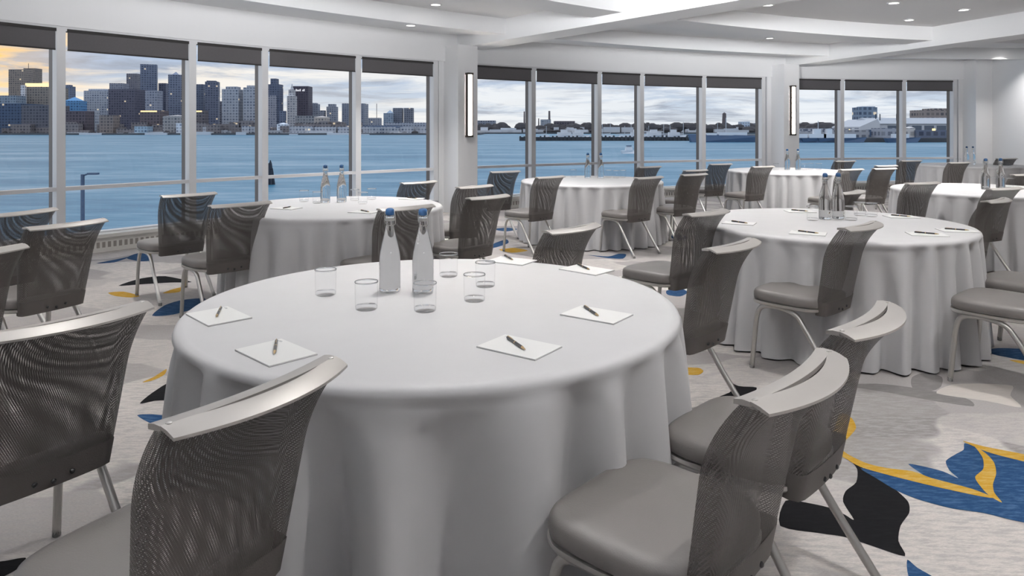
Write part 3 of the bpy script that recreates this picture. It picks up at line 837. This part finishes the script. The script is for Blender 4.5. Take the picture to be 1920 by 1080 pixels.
TM = {'glass_wall': MB().lathe([(.0385, .006), (.0400, .014), (.0415, .100)], 32, caps=False).mesh('glass_wall', 'tumbler_glass', smooth=True),
      'rim': MB().lathe([(.0415, .098), (.0424, .1005), (.0415, .103), (.0400, .1005), (.0415, .098)], 32, caps=False).mesh('rim', 'clear_glass', smooth=True),
      'glass_bottom': MB().lathe([(.002, .0), (.034, .0), (.0385, .003), (.0393, .012), (.036, .016), (.002, .0165)], 32).mesh('glass_bottom', 'tumbler_glass', smooth=True)}
def tumbler(px, py, label):
    p = table_pt(px, py); o = empty('tumbler', (p.x, p.y, TZ)); tag(o, label, 'glass', 'drinking glasses on the tables')
    for k, me in TM.items(): obj(k, me, o)
tumbler(610.5, 553, 'clear tumbler farthest left on the foreground table')
tumbler(687, 580, 'clear tumbler just left of the foreground bottles')
tumbler(797, 583, 'clear tumbler in front of the right foreground bottle')
tumbler(889.5, 564, 'clear tumbler nearest right of the foreground bottles')
tumbler(910, 537, 'clear tumbler farthest right of the foreground bottles')
tumbler(841, 518, 'clear tumbler behind the right foreground bottle')
for i, (x, y) in enumerate([(570, 378), (595, 381), (665, 376), (680, 382), (697, 374)]):
    tumbler(x, y, 'clear tumbler on the left window table, %s from the left' % ORD[i])
for i, (x, y) in enumerate([(1524, 413), (1596, 413), (1612, 404), (1634, 406)]):
    tumbler(x, y, 'clear tumbler on the right-hand table, %s from the left' % ORD[i])
for i, (x, y) in enumerate([(1075, 332), (1141, 333), (1155, 334), (1168, 333)]):
    tumbler(x, y, 'clear tumbler on the middle table, %s from the left' % ORD[i])
for i, (x, y) in enumerate([(1455, 318.5), (1508, 319), (1520, 318), (1535, 318.5)]):
    tumbler(x, y, 'clear tumbler on the table before the second column, %s from the left' % ORD[i])
for i, (x, y) in enumerate([(1862, 349), (1893, 351)]):
    tumbler(x, y, 'clear tumbler on the table cut by the right frame edge, %s from the left' % ORD[i])
tumbler(1797, 308.5, 'clear tumbler left of the bottles on the farthest table')

PADM = MB().box(-.105, .105, -.074, .074, 0, .0035).mesh('sheets', 'paper')
PADB = MB().box(-.1055, .1055, -.0745, .0745, 0, .0012).mesh('card_back', 'paper_edge')
def logo_mesh():
    m = MB()
    for k, w in enumerate((.004, .003, .005, .003, .004)): m.box(-.093+k*.0045, -.093+k*.0045+w*.7, .055, .0595, .0035, .0037)
    m.box(-.090, -.076, .061, .0625, .0035, .0037)
    return m.mesh('printed_mark', 'print_grey')
LOGO = logo_mesh()
PEN = {'barrel': MB().tube([(-.066, 0, 0), (-.06, 0, 0), (.045, 0, 0)], [.0036, .0046, .0046], 10).mesh('barrel', 'pen_black', auto=40),
       'tip': MB().tube([(.045, 0, 0), (.058, 0, 0), (.068, 0, 0)], [.0046, .0030, .0010], 10).mesh('tip', 'pen_gold', auto=40),
       'clip': MB().box(-.062, -.026, -.0012, .0012, .0044, .0062).mesh('clip', 'pen_gold'),
       'band': MB().tube([(-.008, 0, 0), (-.003, 0, 0)], .0050, 10).mesh('band', 'pen_gold', auto=40)}
def pad(p, ang, pen_off, pen_ang, where, small=False):
    o = empty('notepad', (p.x, p.y, TZ), ang); tag(o, 'white notepad ' + where, 'notepad', 'notepads set out on the tables')
    obj('sheets', PADM, o, loc=(0, 0, .0012)); obj('card_back', PADB, o); obj('printed_mark', LOGO, o, loc=(0, 0, .0012))
    c, s = math.cos(ang), math.sin(ang); q = Vector((p.x+c*pen_off[0]-s*pen_off[1], p.y+s*pen_off[0]+c*pen_off[1], TZ+.0047+.0048))
    e = empty('ballpoint_pen', q, pen_ang); tag(e, 'black pen on the notepad ' + where, 'pen', 'pens lying on the notepads')
    for k, me in PEN.items(): obj(k, me, e)
def pad_px(corners, pen, where):
    P = [table_pt(*c) for c in corners]; c = sum(P, Vector((0, 0, 0)))/4
    d = P[3]-P[0]                       # long near edge
    ang = math.atan2(d.y, d.x)
    a, b = table_pt(*pen[0]), table_pt(*pen[1]); pa = math.atan2(b.y-a.y, b.x-a.x)
    mid = (a+b)/2-c; ca, sa = math.cos(-ang), math.sin(-ang)
    off = (mid.x*ca-mid.y*sa, mid.x*sa+mid.y*ca)
    off = (max(-.06, min(.06, off[0])), max(-.04, min(.04, off[1])))
    pad(c, ang, off, pa, where)
pad_px([(891, 651), (948, 631), (1053, 651), (1006, 677)], [(950, 637), (986, 662)], 'at the near rim of the foreground table')
pad_px([(1047, 591), (1091, 575), (1187, 591), (1152, 610)], [(1094, 578), (1124, 598)], 'at the right of the foreground table')
pad_px([(1047, 505), (1080, 497), (1152, 508), (1122, 518)], [(1081, 498), (1108, 510)], 'at the far right rim of the foreground table')
pad_px([(912, 490), (945, 484), (1004, 489), (974, 497)], [(946, 481), (964, 491)], 'at the far rim of the foreground table')
pad_px([(445, 657), (522, 640), (592, 665), (510, 688)], [(519, 641), (514, 672)], 'at the near left of the foreground table')
pad_px([(352, 587), (417, 579), (472, 599), (400, 612)], [(415, 580), (405, 600)], 'at the left rim of the foreground table')
def pad_simple(px, py, ang, pang, where): pad(table_pt(px, py), R_(ang), (0, .01), R_(pang), where)
pad_simple(1386, 419, -28, -55, 'at the left rim of the right-hand table')
pad_simple(1515, 438, -28, -50, 'at the near rim of the right-hand table')
pad_simple(1738, 440, -15, -40, 'at the near right rim of the right-hand table')
pad_simple(1795, 433, -10, -35, 'at the right rim of the right-hand table')
pad_simple(1690, 407, -5, -45, 'at the far right rim of the right-hand table')
pad_simple(1500, 397, -5, -45, 'at the far left rim of the right-hand table')
pad_simple(537, 391, -20, 80, 'at the left rim of the left window table')
pad_simple(683, 398, -20, -50, 'at the near rim of the left window table')
pad_simple(772, 373, -10, -40, 'at the right rim of the left window table')

# ------------------------------------------------------------------ harbour and skyline
WZ = -6.1
DEP = CZ-WZ
struct(obj('harbour_water', MB().box(-5000, 6000, 22, 7000, -1, 0).mesh('harbour_water', 'harbour_water'), loc=(0, 0, WZ)), 'blue harbour water')
def shore_d(py): return F*DEP/(py-HY)
D1 = shore_d(253.0)
def sx(px, d): return (px-CX)/F*d
def sz(py, d): return CZ+(HY-py)/F*d
struct(obj('land_far_shore', MB().box(-1800, sx(900, D1), D1, D1+1500, WZ-1, WZ+2.2).mesh('land_far_shore', 'land')))
D2 = shore_d(251.0); DYARD = shore_d(267.0)+30
struct(obj('land_north_shore', MB().box(sx(800, D2), sx(1960, D2)+700, D2, D2+1800, WZ-1, WZ+2.2).mesh('land_north_shore', 'land')))

def tower(px0, px1, pyt, off, c, label, name='tower', rot=0., extras=None, cat='building', depth=None):
    """city building: centre of its front on the line of sight, real width, depth and height"""
    d = D1+off; w = (px1-px0)/F*d; x = (sx(px0, d)+sx(px1, d))/2; h = sz(pyt, d)-WZ-2
    dp = depth or w*.9
    a = R_(rot)
    if rot:                                   # keep the apparent width for a turned block
        k = abs(math.cos(a))+.9*abs(math.sin(a)); w /= k; dp = w*.9
    o = empty(name, (x, d+dp/2, WZ+2.0), a); tag(o, label, cat, 'towers of the far skyline')
    b = obj('body', MB().box(-w/2, w/2, -dp/2, dp/2, 0, h).mesh('body', 'facade'), o); b.color = (*c, 1)
    for kind, *r in (extras or []):
        if kind == 'box':                     # relative x0,x1, top row in px
            x0, x1, pt = r; q = obj('penthouse', MB().box(w*(x0-.5), w*(x1-.5), -dp*.35, dp*.35, h, sz(pt, d)-WZ-2).mesh('penthouse', 'facade'), o); q.color = (*c, 1)
        if kind == 'pyr':
            x0, x1, pt = r; zt = sz(pt, d)-WZ-2; xm = w*((x0+x1)/2-.5); m = MB()
            m.v = [(w*(x0-.5), -dp*.45, h), (w*(x1-.5), -dp*.45, h), (w*(x1-.5), dp*.45, h), (w*(x0-.5), dp*.45, h), (xm, 0, zt)]; m.f = [(0, 1, 4), (1, 2, 4), (2, 3, 4), (3, 0, 4), (3, 2, 1, 0)]
            q = obj('spire', m.mesh('spire', 'facade'), o); q.color = (*[v*1.25 for v in c], 1)
        if kind == 'mast':
            x0, pt = r; obj('mast', MB().tube([(w*(x0-.5), 0, h), (w*(x0-.5), 0, sz(pt, d)-WZ-2)], .5, 6).mesh('mast', 'pile_dark'), o)
        if kind == 'wing':                    # lower attached block
            x0, x1, pt, cc = r; zt = sz(pt, d)-WZ-2; q = obj('wing', MB().box(w*(x0-.5), w*(x1-.5), -dp*.6, dp*.3, 0, zt).mesh('wing', 'facade'), o); q.color = (*cc, 1)
        if kind == 'sign':
            x0, x1, y0, y1 = r; m = MB(); z0, z1 = sz(y1, d)-WZ-2, sz(y0, d)-WZ-2; n = 7
            for k in range(n):
                if k == 4: continue
                xa = w*(x0-.5)+w*(x1-x0)*k/n; m.box(xa, xa+w*(x1-x0)/n*.7, -dp/2-.5, -dp/2, z0, z1-(z1-z0)*(.35 if k % 3 else 0))
            obj('roof_sign', m.mesh('roof_sign', 'lit_sign'), o)
        if kind == 'litband':
            x0, x1, y0, y1 = r; obj('lit_floor', MB().box(w*(x0-.5), w*(x1-.5), -dp/2-.4, -dp/2, sz(y1, d)-WZ-2, sz(y0, d)-WZ-2).mesh('lit_floor', 'lit_window'), o)
    return o
TAN = (.22, .19, .17); GREY = (.24, .26, .31); LG = (.34, .36, .40); NAVY = (.07, .09, .15); SLATE = (.13, .16, .23); BROWN = (.13, .11, .12); BLUE = (.10, .20, .33); DK = (.055, .065, .10)
tower(16, 45, 130, 420, TAN, 'tan concrete tower, left half of the twin-topped pair at far left')
tower(44, 66, 128, 570, (.19, .165, .15), 'brown concrete tower with thin mast, right half of the far left pair', extras=[('mast', .12, 118)])
tower(42, 97, 163, 200, (.20, .18, .165), 'broad tan block with golden-lit roof edge below the far left towers', extras=[('wing', 0, .15, 160, (.50, .50, .52)), ('litband', .1, 1, 156, 162.5)])
tower(0, 30, 179, 160, (.20, .25, .31), 'pale blue low block at the left frame edge')
tower(-30, 40, 194, 60, (.06, .09, .15), 'dark waterfront block at the left frame edge')
tower(40, 98, 197, 40, (.10, .10, .12), 'dark waterfront block below the tan block')
tower(-90, -30, 180, 160, SLATE, 'slate block beyond the left frame edge')
tower(120, 134, 162, 420, SLATE, 'stepped slate tower right of the first thick mullion', extras=[('box', .1, .7, 159)])
tower(120, 148, 189, 140, (.09, .22, .40), 'bright blue glass block with slanted top', extras=[('pyr', 0, .9, 181)])
tower(121, 160, 208, 30, (.09, .075, .09), 'dark brown waterfront block below the blue glass one')
tower(157, 201, 170, 300, (.33, .36, .42), 'pale grey square office tower with flat dark cap', extras=[('box', .12, .85, 166.5)])
tower(160, 178, 208, 50, (.30, .32, .36), 'pale low slab in front of the grey square tower')
tower(205, 230, 156, 420, (.21, .22, .27), 'grey tower with boxy top left of the tallest tower')
tower(203, 253, 167, 250, (.095, .095, .13), 'wide dark tower with a few lit windows left of the tallest')
tower(186, 212, 216, 20, (.19, .16, .15), 'brown gridded waterfront block', )
tower(237, 257, 138, 500, (.15, .15, .18), 'slim dark tower directly left of the tallest tower')
tower(255, 291, 120.5, 380, (.125, .15, .21), 'tallest skyline tower with a pale left and dark right face', rot=24)
tower(272, 295, 170, 200, (.24, .26, .32), 'pale slab standing before the tallest tower')
tower(262, 300, 207, 40, (.11, .09, .10), 'brown waterfront block with a lit roof line', extras=[('litband', .05, .85, 207.5, 210)])
tower(297, 311, 156, 420, (.12, .13, .18), 'narrow dark tower between tallest and pyramid-roofed tower')
tower(308, 346, 140, 330, (.15, .175, .24), 'broad tower with small pyramid roof beside the second mullion', rot=20, extras=[('pyr', .2, .6, 133.5)])
tower(305, 345, 218, 20, (.26, .25, .25), 'low domed hall on the waterfront', extras=[('pyr', 0, 1, 215)])
tower(366, 381, 158, 330, (.10, .12, .17), 'dark slab right of the second mullion, lower half of a stepped pair')
tower(380, 408, 153, 300, (.11, .125, .175), 'dark stepped tower right of the second mullion', rot=15, extras=[('box', .1, .8, 151)])
tower(366, 384, 207, 40, (.12, .11, .12), 'brown low block with lit top right of the second mullion', extras=[('litband', 0, .7, 207.5, 210)])
tower(416, 447, 167, 80, (.30, .315, .355), 'pale twin apartment tower, left one', extras=[('box', .18, .85, 162)])
tower(456, 485, 164, 80, (.30, .315, .355), 'pale twin apartment tower, right one', extras=[('box', .18, .7, 160)])
tower(404, 420, 190, 350, (.17, .17, .20), 'small tower between the dark stepped and the pale twin towers')
tower(446, 458, 208, 200, (.12, .13, .17), 'low dark block between the twin apartment towers')
tower(500, 524, 158, 330, (.095, .115, .17), 'dark tower with raised crown right of the third mullion', extras=[('box', .25, .7, 147), ('wing', .1, .8, 179, (.26, .27, .32))])
tower(523, 534, 208, 330, SLATE, 'small slate block right of the crowned tower')
tower(538, 553, 180, 260, (.36, .36, .38), 'old clock tower with pointed spire', extras=[('box', .15, .85, 168), ('pyr', .15, .85, 156)])
tower(547, 578, 161.5, 360, (.070, .062, .085), 'dark brown slab tower with a lit sign near its top', extras=[('sign', .25, .8, 167, 171)])
tower(579, 596, 195, 420, (.24, .26, .31), 'grey stepped office tower right of the dark slab', extras=[('wing', .9, 1.7, 207, (.26, .28, .33)), ('box', .2, .8, 193)])
tower(554, 590, 217, 120, (.24, .25, .27), 'grey tree-fronted block below the dark slab')
tower(589, 613, 220, 90, (.36, .33, .31), 'pale stone warehouse on the waterfront', extras=[('pyr', 0, 1, 217)])
tower(612, 630, 200, 420, (.27, .29, .34), 'grey tower with stepped cap, alone on the skyline', extras=[('box', .15, .85, 195)])
tower(641, 683, 194, 480, (.21, .235, .29), 'broad grey slab half hidden by the fourth mullion')
tower(690, 712, 221, 420, (.26, .28, .33), 'low grey block with tall thin mast', extras=[('mast', .65, 194)])
tower(719, 736, 212, 480, (.24, .30, .38), 'pale block with slanted roof left of the far twin slabs', extras=[('pyr', .3, 1, 206)])
tower(736.5, 754, 202.5, 500, (.16, .175, .215), 'left of the two far twin slabs')
tower(757, 774, 202.5, 500, (.16, .175, .215), 'right of the two far twin slabs')
tower(722, 806, 230, 150, (.30, .33, .39), 'long low pale shed near the fifth mullion')
tower(676, 745, 235, 60, (.12, .16, .24), 'long low blue waterfront shed')
tower(880, 929, 226, 330, (.21, .23, .28), 'long grey low-rise right of the first column')
tower(519, 538, 233, 20, (.52, .55, .60), 'small white waterfront house below the crowned tower', extras=[('pyr', 0, 1, 230)])
tower(252, 276, 237, 10, (.28, .37, .45), 'pale teal-roofed waterfront pavilion')
tower(330, 341, 231, 10, (.55, .58, .63), 'small white block at the waterfront by the second mullion')

# low tree and rooftop clutter on both shores (too small and many to count)
def clutter(name, px0, px1, py_lo, py_hi, d, n, material, label, seed, wmin=4, wmax=14):
    rnd = random.Random(seed); m = MB()
    for i in range(n):
        px = rnd.uniform(px0, px1); x = sx(px, d); w = rnd.uniform(wmin, wmax)
        top = sz(rnd.uniform(py_hi, py_lo), d)-WZ; y = d+rnd.uniform(2, 60)
        k = 7; c = (x, y)
        prof = [(.55, 0), (.9, .35), (1, .6), (.75, .85), (.3, 1.)]
        loops = []
        for r, z in prof: loops.append([(c[0]+w*r*math.cos(2*PI*j/k+i), c[1]+w*r*.8*math.sin(2*PI*j/k+i), top*z) for j in range(k)])
        m.quad_strip(loops, True, False, True)
    o = obj(name, m.mesh(name, material), loc=(0, 0, WZ)); tag(o, label, 'trees', kind='stuff'); return o
clutter('treeline', -60, 815, 250.5, 245, D1+1, 110, 'tree_dark', 'dark bare trees and bushes along the city waterfront', 2, 2.5, 5)
clutter('treeline', 885, 1430, 244, 229, D2+20, 170, 'tree_dark', 'dark wooded hillside behind the marina', 3, 6, 16)
clutter('treeline', 1480, 1800, 240, 228, D2-250, 90, 'tree_dark', 'dark wooded ridge behind the boatyard', 4, 6, 15)
def roofs(name, px0, px1, py_lo, py_hi, d, n, label, seed, material='shed_pale', c=(.6, .6, .6)):
    rnd = random.Random(seed); m = MB()
    for i in range(n):
        x = sx(rnd.uniform(px0, px1), d); w = rnd.uniform(4, 15); y = d+rnd.uniform(0, 30); h = sz(rnd.uniform(py_hi, py_lo), d)-WZ
        m.box(x-w, x+w, y, y+10, 0, h)
    o = obj(name, m.mesh(name, material), loc=(0, 0, WZ)); o.color = (*c, 1); tag(o, label, 'houses', kind='stuff')
roofs('waterfront_houses', -60, 690, 246, 226, D1+14, 75, 'jumble of low brown and grey waterfront buildings along the city shore', 15, 'facade', (.17, .155, .16))
roofs('waterfront_houses', 380, 815, 248, 236, D1+8, 60, 'row of low pale waterfront buildings below the towers', 16, 'facade', (.33, .34, .37))
roofs('waterfront_houses', 1490, 1610, 250, 240, DYARD, 26, 'cluster of small boatyard sheds left of the big shed', 17, 'facade', (.30, .31, .34))
roofs('waterfront_houses', 130, 810, 251.5, 247, D1-3, 60, 'row of tiny white boats and sheds along the city quay', 5)
roofs('waterfront_houses', 890, 1420, 247, 238, D2+4, 60, 'scattered small pale houses below the wooded hillside', 6)

# chimneys, obelisk
def stack(px, pyt, d, w, label, name='chimney'):
    z = sz(pyt, d)-WZ
    o = obj(name, MB().tube([(0, 0, 0), (0, 0, z*.55), (0, 0, z)], [w, w*.85, w*.7], 8).mesh(name, 'brick_chimney'), loc=(sx(px, d), d, WZ)); tag(o, label, 'chimney', 'thin stacks on the far shore')
stack(983, 209, D2+200, 1.6, 'thin chimney left of the sixth mullion'); stack(1030, 208, D2+200, 2.4, 'taller chimney beside the power plant')
stack(1010, 222, D2+200, 1.3, 'short thin stack left of the power plant')
d = D2+300; z = sz(210.5, d)-WZ
ob = obj('obelisk', MB().quad_strip([[(-4.2, -4.2, 0), (4.2, -4.2, 0), (4.2, 4.2, 0), (-4.2, 4.2, 0)], [(-2.8, -2.8, z*.94), (2.8, -2.8, z*.94), (2.8, 2.8, z*.94), (-2.8, 2.8, z*.94)], [(-.1, -.1, z), (.1, -.1, z), (.1, .1, z), (-.1, .1, z)]], True, True, True).mesh('obelisk', 'brick_chimney'), loc=(sx(1358, d), d, WZ))
tag(ob, 'dark stone obelisk rising above the wooded hillside', 'monument')
OFF = D2-D1
tower(1014, 1033, 224, OFF+180, (.28, .31, .36), 'pale power plant block with chimney on the far shore')
tower(1040, 1078, 227, OFF+60, (.105, .095, .11), 'dark brick block on the hillside right of the sixth mullion')
tower(1389, 1406, 228, OFF+40, (.40, .46, .54), 'white apartment block on the hillside below the second column')
tower(1404, 1418, 231, OFF+60, (.16, .19, .25), 'grey apartment block beside the white one near the second column')

# marina: breakwater pier, sail boats, ship, motor boat
DP = shore_d(264.0)
m = MB()
x0, x1 = sx(974, DP), sx(1300, DP); rnd = random.Random(9)
m.box(x0, x1, DP, DP+14, 0, 2.3)
x = x0
while x < x1:
    m.box(x, x+1.0, DP-1.0, DP+.3, 0, 2.9+rnd.uniform(-.5, .8)); x += 2.6
pier = obj('breakwater', m.mesh('breakwater', 'rock_dark'), loc=(0, 0, WZ)); tag(pier, 'long dark breakwater pier across the middle windows', 'pier')
def sailboat(i, px, pyt, d):
    o = empty('sailboat', (sx(px, d), d, WZ)); tag(o, 'moored white sailboat behind the breakwater, %s mast from the left' % ORD[i], 'boat', 'sailboats moored behind the breakwater')
    L = 6.5
    hull = MB().quad_strip([[(-L*.8, -1.2, 0), (L*.8, -1.2, 0), (L*.9, 1.2, 0), (-L*.8, 1.2, 0)], [(-L, -1.6, 2.0), (L*1.15, -.2, 2.4), (L*1.15, .2, 2.4), (-L, 1.6, 2.0)]], True, True, True)
    obj('hull', hull.mesh('hull', 'boat_white'), o)
    obj('cabin', MB().box(-3, 2.5, -1, 1, 2.1, 3.4).mesh('cabin', 'boat_white'), o)
    obj('mast', MB().tube([(.5, 0, 2), (.5, 0, sz(pyt, d)-WZ)], .16, 6).mesh('mast', 'mast'), o)
    obj('boom', MB().tube([(.5, 0, 4.2), (-5.4, 0, 4.0)], .28, 6).mesh('boom', 'mast'), o)
for i, (px, py) in enumerate([(1023, 236), (1128, 232), (1143, 231), (1170, 236), (1182, 233), (1215, 236), (1243, 233), (1255, 235), (1280, 228), (1344, 230)]):
    sailboat(i, px, py, DP+28+(i % 3)*12)
for i, (px, w, lab) in enumerate([(1060, 9, 'white motor yacht behind the breakwater, left of the seventh mullion'), (1085, 7, 'second white motor yacht behind the breakwater'), (1196, 8, 'white motor yacht behind the breakwater below the eighth mullion'), (1228, 9, 'tall white cruiser behind the breakwater among the masts'), (1265, 7, 'white cruiser behind the breakwater beside the navy ship')]):
    d = DP+22; o = empty('motor_yacht', (sx(px, d), d, WZ)); tag(o, lab, 'boat', 'motor yachts behind the breakwater')
    obj('hull', MB().quad_strip([[(-w*.8, -1.6, 0), (w*.8, -1.6, 0), (w*.8, 1.6, 0), (-w*.8, 1.6, 0)], [(-w*.9, -2, 3.0), (w*1.1, -.3, 3.6), (w*1.1, .3, 3.6), (-w*.9, 2, 3.0)]], True, True, True).mesh('hull', 'boat_white'), o)
    obj('cabin', MB().box(-w*.6, w*.45, -1.5, 1.5, 3.1, 5.4).mesh('cabin', 'boat_white'), o)
    obj('bridge', MB().box(-w*.35, w*.15, -1.2, 1.2, 5.4, 7.2).mesh('bridge', 'boat_white'), o)
d = shore_d(266.5); xa, xb = sx(1290, d), sx(1440, d)
ship = empty('navy_ship', ((xa+xb)/2, d, WZ)); tag(ship, 'long grey-blue ship moored at the right end of the middle windows', 'ship')
L = (xb-xa)/2
obj('hull', MB().quad_strip([[(-L*.93, -3, 0), (L, -3, 0), (L, 3, 0), (-L*.93, 3, 0)], [(-L, -.6, 4.6), (L, -3.4, 3.7), (L, 3.4, 3.7), (-L, .6, 4.6)]], True, True, True).mesh('hull', 'hull_navy'), ship)
obj('deckhouse', MB().box(-L*.25, L*.45, -2.2, 2.2, 3.9, 5.6).mesh('deckhouse', 'boat_white'), ship)
obj('deckhouse', MB().box(-L*.55, -L*.3, -1.8, 1.8, 4.0, 5.2).mesh('deckhouse', 'boat_white'), ship)
obj('mast', MB().tube([(-L*.05, 0, 5), (-L*.05, 0, 14)], .2, 6).mesh('mast', 'mast'), ship)
d = shore_d(288); o = empty('motorboat', (sx(1180, d), d, WZ)); tag(o, 'small white motorboat alone on the open water', 'boat')
obj('hull', MB().quad_strip([[(-2.3, -.8, 0), (2.0, -.8, 0), (2.0, .8, 0), (-2.3, .8, 0)], [(-2.6, -1, .9), (2.9, -.15, 1.2), (2.9, .15, 1.2), (-2.6, 1, .9)]], True, True, True).mesh('hull', 'boat_white'), o)
obj('cabin', MB().box(-1.2, .9, -.8, .8, .9, 1.9).mesh('cabin', 'boat_white'), o)
obj('canopy', MB().box(-.9, .6, -.7, .7, 2.3, 2.5).mesh('canopy', 'hull_navy'), o)
obj('windscreen', MB().box(-.8, .5, -.6, .6, 1.9, 2.3).mesh('windscreen', 'mast'), o)

# boatyard on the right
DY = shore_d(267.0)
struct(obj('land_boatyard', MB().box(sx(1440, DY), sx(2000, DY)+250, DY+2, DY+320, WZ-1, WZ+2.4).mesh('land_boatyard', 'rock_dark')))
def yard(px, dd): return sx(px, DY+dd)
dd = 60; d = DY+dd
x0, x1, x2 = sx(1612, d), sx(1650, d), sx(1830, d)
zt, ze, zb = sz(223, d)-WZ, sz(232, d)-WZ, 2.4
sh = empty('boat_shed', ((x0+x2)/2, d, WZ)); tag(sh, 'huge pale gabled boat shed on the right shore', 'building')
cxs = (x0+x2)/2; w1 = (x1-x0); m = MB()
dep = 40
m.quad_strip([[(x0-cxs, y, zb), (x1-cxs, y, zb), (x1-cxs, y, ze), ((x0+x1)/2-cxs+5, y, zt), (x0-cxs, y, ze-2)] for y in (0, dep)], True, True, True)
obj('gable_end', m.mesh('gable_end', 'shed_pale'), sh)
obj('long_wall', MB().box(x1-cxs, x2-cxs, 2, dep, zb, ze).mesh('long_wall', 'shed_pale'), sh)
m = MB().quad_strip([[(x, 1, ze), (x, dep/2, zt+1), (x, dep, ze)] for x in ((x0+x1)/2-cxs+4, x2-cxs)], True, True, True); obj('roof', m.mesh('roof', 'shed_roof'), sh)
obj('shed_door', MB().box(x0-cxs+w1*.30, x0-cxs+w1*.72, -.3, 0, zb, zb+(ze-zb)*.55).mesh('shed_door', 'hull_navy'), sh)
for k in range(9):
    xx = x1-cxs+6+k*8.0
    if xx < x2-cxs-8: obj('window_band', MB().box(xx, xx+6, 1.7, 2, zb+4.5, ze-1.2).mesh('window_band', 'window_dark'), sh)
for k, (px, lab) in enumerate([(1660, 'first roof vent'), (1668, 'second'), (1700, 'third')]):
    obj('roof_vent', MB().tube([(sx(px, d)-cxs, 12, zt-2), (sx(px, d)-cxs, 12, sz(213, d)-WZ)], .35, 6).mesh('roof_vent', 'pile_dark'), sh)
tower(1612, 1645, 201, DY+200-D1, (.17, .23, .31), 'blue-grey apartment tower above the boat shed', extras=[('box', .2, .95, 199.5)])
tower(1734, 1790, 206, DY+230-D1, (.23, .20, .19), 'brown brick block on the hill above the shed', extras=[('box', .35, .9, 203)])
tower(1570, 1612, 240, DY+40-D1, (.42, .42, .43), 'small pale yard building with a lit window left of the shed', extras=[('litband', .42, .55, 242, 246)])
tower(1655, 1702, 240, DY+20-D1, (.28, .30, .35), 'low grey workshop in front of the boat shed')
tower(1700, 1716, 240, DY+16-D1, (.45, .43, .42), 'small white kiosk in front of the boat shed', extras=[('pyr', 0, 1, 237)])
tower(1718, 1775, 244, DY+14-D1, (.10, .12, .17), 'dark dock building with an orange lamp', extras=[('litband', .52, .62, 241, 245)])
for i, (px, w, lab) in enumerate([(1500, 10, 'white work boat left of the second column at the yard quay'), (1534, 11, 'white fishing boat with tall bridge at the yard quay'), (1556, 8, 'small white cruiser at the yard quay beside the mullion'), (1592, 9, 'pale barge at the yard quay below the lit building'), (1690, 10, 'dark-decked barge at the right dock')]):
    d = DY-6; o = empty('work_boat', (sx(px, d), d, WZ)); tag(o, lab, 'boat', 'boats at the yard quay')
    obj('hull', MB().quad_strip([[(-w*.8, -1.6, 0), (w*.8, -1.6, 0), (w*.8, 1.6, 0), (-w*.8, 1.6, 0)], [(-w*.9, -2, 2.4), (w*1.1, -.3, 3.0), (w*1.1, .3, 3.0), (-w*.9, 2, 2.4)]], True, True, True).mesh('hull', 'hull_navy'), o)
    obj('cabin', MB().box(-w*.5, w*.35, -1.5, 1.5, 2.6, 4.8).mesh('cabin', 'boat_white'), o)
    if i in (1, 2): obj('bridge', MB().box(-w*.25, w*.1, -1.2, 1.2, 4.8, 7.6).mesh('bridge', 'boat_white'), o)
    if i == 1: obj('mast', MB().tube([(0, 0, 7), (0, 0, 12)], .2, 6).mesh('mast', 'mast'), o)

# quay lamp post and channel marker close outside
d = 26.0; zt = sz(327, d)
o = empty('lamp_post', (sx(155, d), d, WZ)); tag(o, 'navy lamp post standing outside the left windows', 'lamp post')
obj('pole', MB().tube([(0, 0, 0), (0, 0, 2), (0, 0, zt-WZ)], [.09, .075, .065], 10).mesh('pole', 'post_navy', smooth=True), o)
obj('arm', MB().tube([(0, 0, zt-WZ-.05), (.2, 0, zt-WZ+.02), (.42, 0, zt-WZ+.03)], .03, 8).mesh('arm', 'post_navy', smooth=True), o)
obj('lamp_head', MB().box(.22, .56, -.10, .10, zt-WZ-.01, zt-WZ+.06).mesh('lamp_head', 'post_navy'), o)
d = shore_d(346.0); o = empty('channel_marker', (sx(507, d), d, WZ)); tag(o, 'dark cluster of mooring piles standing in the water', 'mooring piles')
for k, (dx, dy, h) in enumerate([(-.55, 0, 2.3), (.55, .1, 2.2), (0, .6, 2.5), (-.2, -.5, 2.9), (.25, -.4, 2.0)]):
    obj('pile', MB().tube([(dx, dy, -1), (dx*.35, dy*.35, h)], [.22, .14], 8).mesh('pile', 'pile_dark'), o)
obj('topmark', MB().lathe([(.30, 2.1), (.22, 2.8), (.05, 3.3)], 8).mesh('topmark', 'pile_dark'), o)
